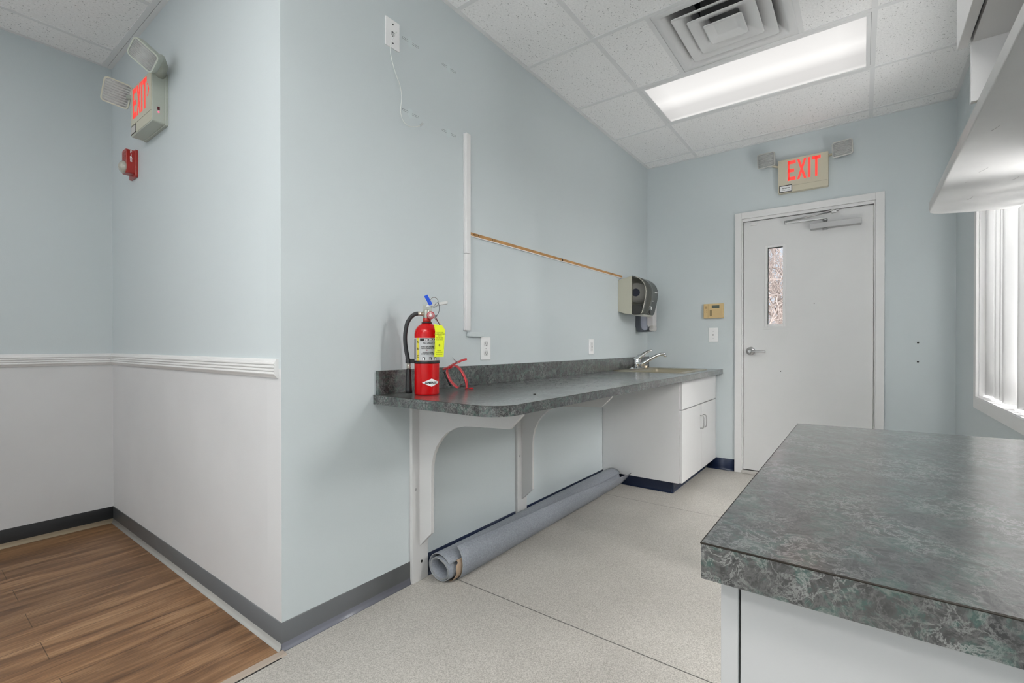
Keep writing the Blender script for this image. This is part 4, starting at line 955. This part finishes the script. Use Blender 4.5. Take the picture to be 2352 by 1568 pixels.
# diamond badge
b = B(); n = 20; vt = []; vbm = []; rad = RR+.0005
for k in range(n+1):
    t = -1+2*k/n; a = R(22+44*t); hh = .0165*(1-abs(t))+.0002
    vt.append(b.bm.verts.new((math.sin(a)*rad, -math.cos(a)*rad, .052+hh))); vbm.append(b.bm.verts.new((math.sin(a)*rad, -math.cos(a)*rad, .052-hh)))
for k in range(n): b.face([vbm[k], vbm[k+1], vt[k+1], vt[k]])
bd = obj('diamond_badge', b, WHITE, FE, local=True)
wtext('AMEREX', .0112, 20, .0515, INK, bd, bold=.0005, wide=1.25)
# gauge
gm = frame_matrix((.016, -.022, .330), (1, 0, 0), (0, 0, 1)); MG = Matrix.Rotation(R(90), 4, 'X')
b = B(); b.lathe([(.015, 0), (.0165, .002), (.0165, .008), (.0145, .0095)], (.016, -.014, .330), 28, MG); ga = obj('pressure_gauge', b, P('red_gauge_rim', (.45, .05, .06), .25, metal=.3), FE, local=True)
b = B(); b.lathe([(.0, .0096), (.0135, .0096), (.0135, .0090)], (.016, -.014, .330), 28, MG); obj('gauge_face', b, P('pink_gauge_face', (.55, .25, .26), .3), ga, local=True)
b = B(); b.lathe([(.0, .0100), (.006, .0100), (.006, .0092)], (.016, -.014, .330), 20, MG); b.box(.0152, .0168, -.0245, -.0238, .331, .343); obj('needle', b, WHITE, ga, local=True)
# levers
b = B(); b.prism([(-.004, .370), (.010, .378), (.082, .392), (.088, .390), (.086, .380), (.020, .368), (.0, .362)], 'y', -.009, .009); obj('top_lever', b, P('pale_lever', (.62, .62, .60), .35, metal=.3), FE, local=True, bevel=.002)
b = B(); b.prism([(.010, .345), (.024, .343), (.050, .312), (.072, .288), (.078, .262), (.072, .262), (.066, .284), (.044, .304), (.020, .332)], 'y', -.002, .014); obj('carry_handle', b, P('pale_lever_2', (.60, .60, .58), .35, metal=.3), FE, local=True, bevel=.0015)
b = B(); b.box(-.0075, .0075, -.0006, .0006, -.022, .022, Matrix.Translation((.006, -.016, .394)) @ Matrix.Rotation(R(-28), 4, 'Y')); obj('tamper_tag', b, TAGB, FE, local=True)
b = B(); pr = [(.030+.017*math.cos(R(a)), -.016, .385+.017*math.sin(R(a))*1.2) for a in range(-130, 215, 15)]; b.tube(pr, .0012, 8); obj('pull_pin_ring', b, P('dark_steel_ring', (.25, .25, .22), .3, metal=1), FE, local=True)
b = B(); b.tube(smooth([(.030, -.016, .372), (.046, -.018, .385), (.051, -.018, .360), (.047, -.018, .338), (.038, -.018, .328)]), .0011, 6); b.box(.034, .041, -.022, -.014, .324, .332); obj('tamper_seal', b, P('dark_grey_seal', (.06, .07, .09), .5), FE, local=True)
b = B(); b.tube([(.036, -.020, .322), (.046, -.034, .302), (.055, -.045, .284)], .0016, 6); obj('tag_tie', b, P('dark_tie', (.10, .03, .03), .5), FE, local=True)
ty = -.054; ct, st_ = math.cos(R(12)), math.sin(R(12))
def tp(x, z): return (x, z)
pts = [(.027, .292), (.061, .288), (.075, .270), (.069, .158), (.029, .158), (.033, .262)]
TMx = Matrix.Translation((.05, ty, 0)) @ Matrix.Rotation(R(18), 4, 'Z') @ Matrix.Translation((-.05, 0, 0))
b = B(); b.prism(pts, 'y', -.0004, .0004, TMx); tg = obj('inspection_tag', b, TAGY, FE, local=True)
def ttext(txt, size, x, z, mat=INKG, bold=.0001):
    M_ = TMx @ frame_matrix((x, -.0006, z), (1, 0, 0), (0, 0, 1)); return text_mesh('lettering', txt, size, mat, tg, M_, extrude=.0001, bold=bold)
ttext('COUNTY FIRE', .0048, .053, .258); ttext('GUARANTEED', .0072, .0535, .251, INKG, .0002); ttext('SERVICE', .0045, .053, .244); ttext('732-408-4008', .0056, .052, .236)
ttext('DO NOT REMOVE', .004, .051, .229)
ttext('PASSED', .0052, .050, .184); ttext('JAN FEB MAR APR', .0035, .050, .176); ttext('2023 2024 2025', .0042, .049, .168)
b = B()
for x_, z_ in ((.030, .224), (.066, .224)): b.box(x_+.002, x_+.0024, -.0009, -.0003, .190, z_, TMx)
b.box(.034, .067, -.0009, -.0003, .2255, .2259, TMx); b.box(.033, .066, -.0009, -.0003, .179, .1794, TMx)
b.prism([(.0505, .212), (.0545, .206), (.0505, .199), (.0465, .206)], 'y', -.0010, -.0003, TMx); obj('printed_rule', b, INKG, tg, local=True)

# ---------------------------------------------------------------- extinguisher strap bracket lying on the counter
SB = empty('strap_bracket', (1.593, 1.512, ZC), 'red metal extinguisher strap bracket lying open beside the extinguisher', 'bracket', rz=R(-43))
k_ = .000416
def q(cx_, cy_, y=0): return ((cx_-882)*k_, y, max(.001, (1152-cy_)*k_))
b = B(); b.strip(smooth([q(800, 905, -.016), q(782, 930, -.020), q(788, 985, -.024), q(820, 1050, -.024), q(862, 1100, -.022), q(905, 1128, -.020)], 5), (.010, .018, .006), .0008); obj('near_band', b, REDS, SB, local=True)
b = B(); b.strip(smooth([q(835, 890, .010), q(880, 888, .014), q(930, 925, .018), q(975, 1000, .020), q(1000, 1070, .020), q(1008, 1150, .018)], 5), (.012, .018, .004), .0008); obj('far_band', b, REDS, SB, local=True)
b = B(); b.strip([q(735, 925, .0), q(790, 905, 0), q(850, 870, 0), q(905, 845, 0), q(950, 825, 0), q(1003, 812, 0)], (0, .020, .008), .0009); b.strip([q(800, 908, .0), q(845, 888, 0)], (0, .026, .010), .0014); obj('back_strap', b, REDS, SB, local=True)
b = B(); b.tube([q(838, 790, -.012), q(862, 818, -.009), q(895, 850, -.004)], [.0006, .0022, .0026], 8); b.lathe([(.006, 0), (.006, .002), (.003, .004)], q(898, 852, -.003), 12, Matrix.Rotation(R(130), 4, 'Y')); obj('screw', b, SATIN, SB, local=True)
b = B(); b.strip([q(890, 1132, -.020), q(925, 1130, -.020), q(920, 1100, -.020), q(948, 1082, -.020), q(942, 1105, -.020)], (.0, .014, 0), .0008); obj('latch_hook', b, P('maroon_latch', (.18, .01, .02), .3), SB, local=True)
b = B(); b.strip([q(985, 1150, .018), q(1010, 1140, .018), q(1040, 1150, .016)], (.0, .014, 0), .0008); b.lathe([(.011, 0), (.011, .003), (.007, .006), (0, .007)], q(1055, 1153, .014), 16); obj('buckle', b, REDS, SB, local=True)
b = B(); b.tube([q(752, 950, .012), q(775, 1010, .018), q(822, 1110, .022)], [.006, .006, .004], 10, flat=.5); obj('rubber_pad', b, BLACKM, SB, local=True)
# little things
b = B(); b.lathe([(.006, 0), (.0055, .003), (.002, .004)], (1.624, 1.093, ZC), 10); o = obj('dark_crumb', b, INK, None); tag(o, 'tiny dark crumb lying on the long counter', 'crumb')
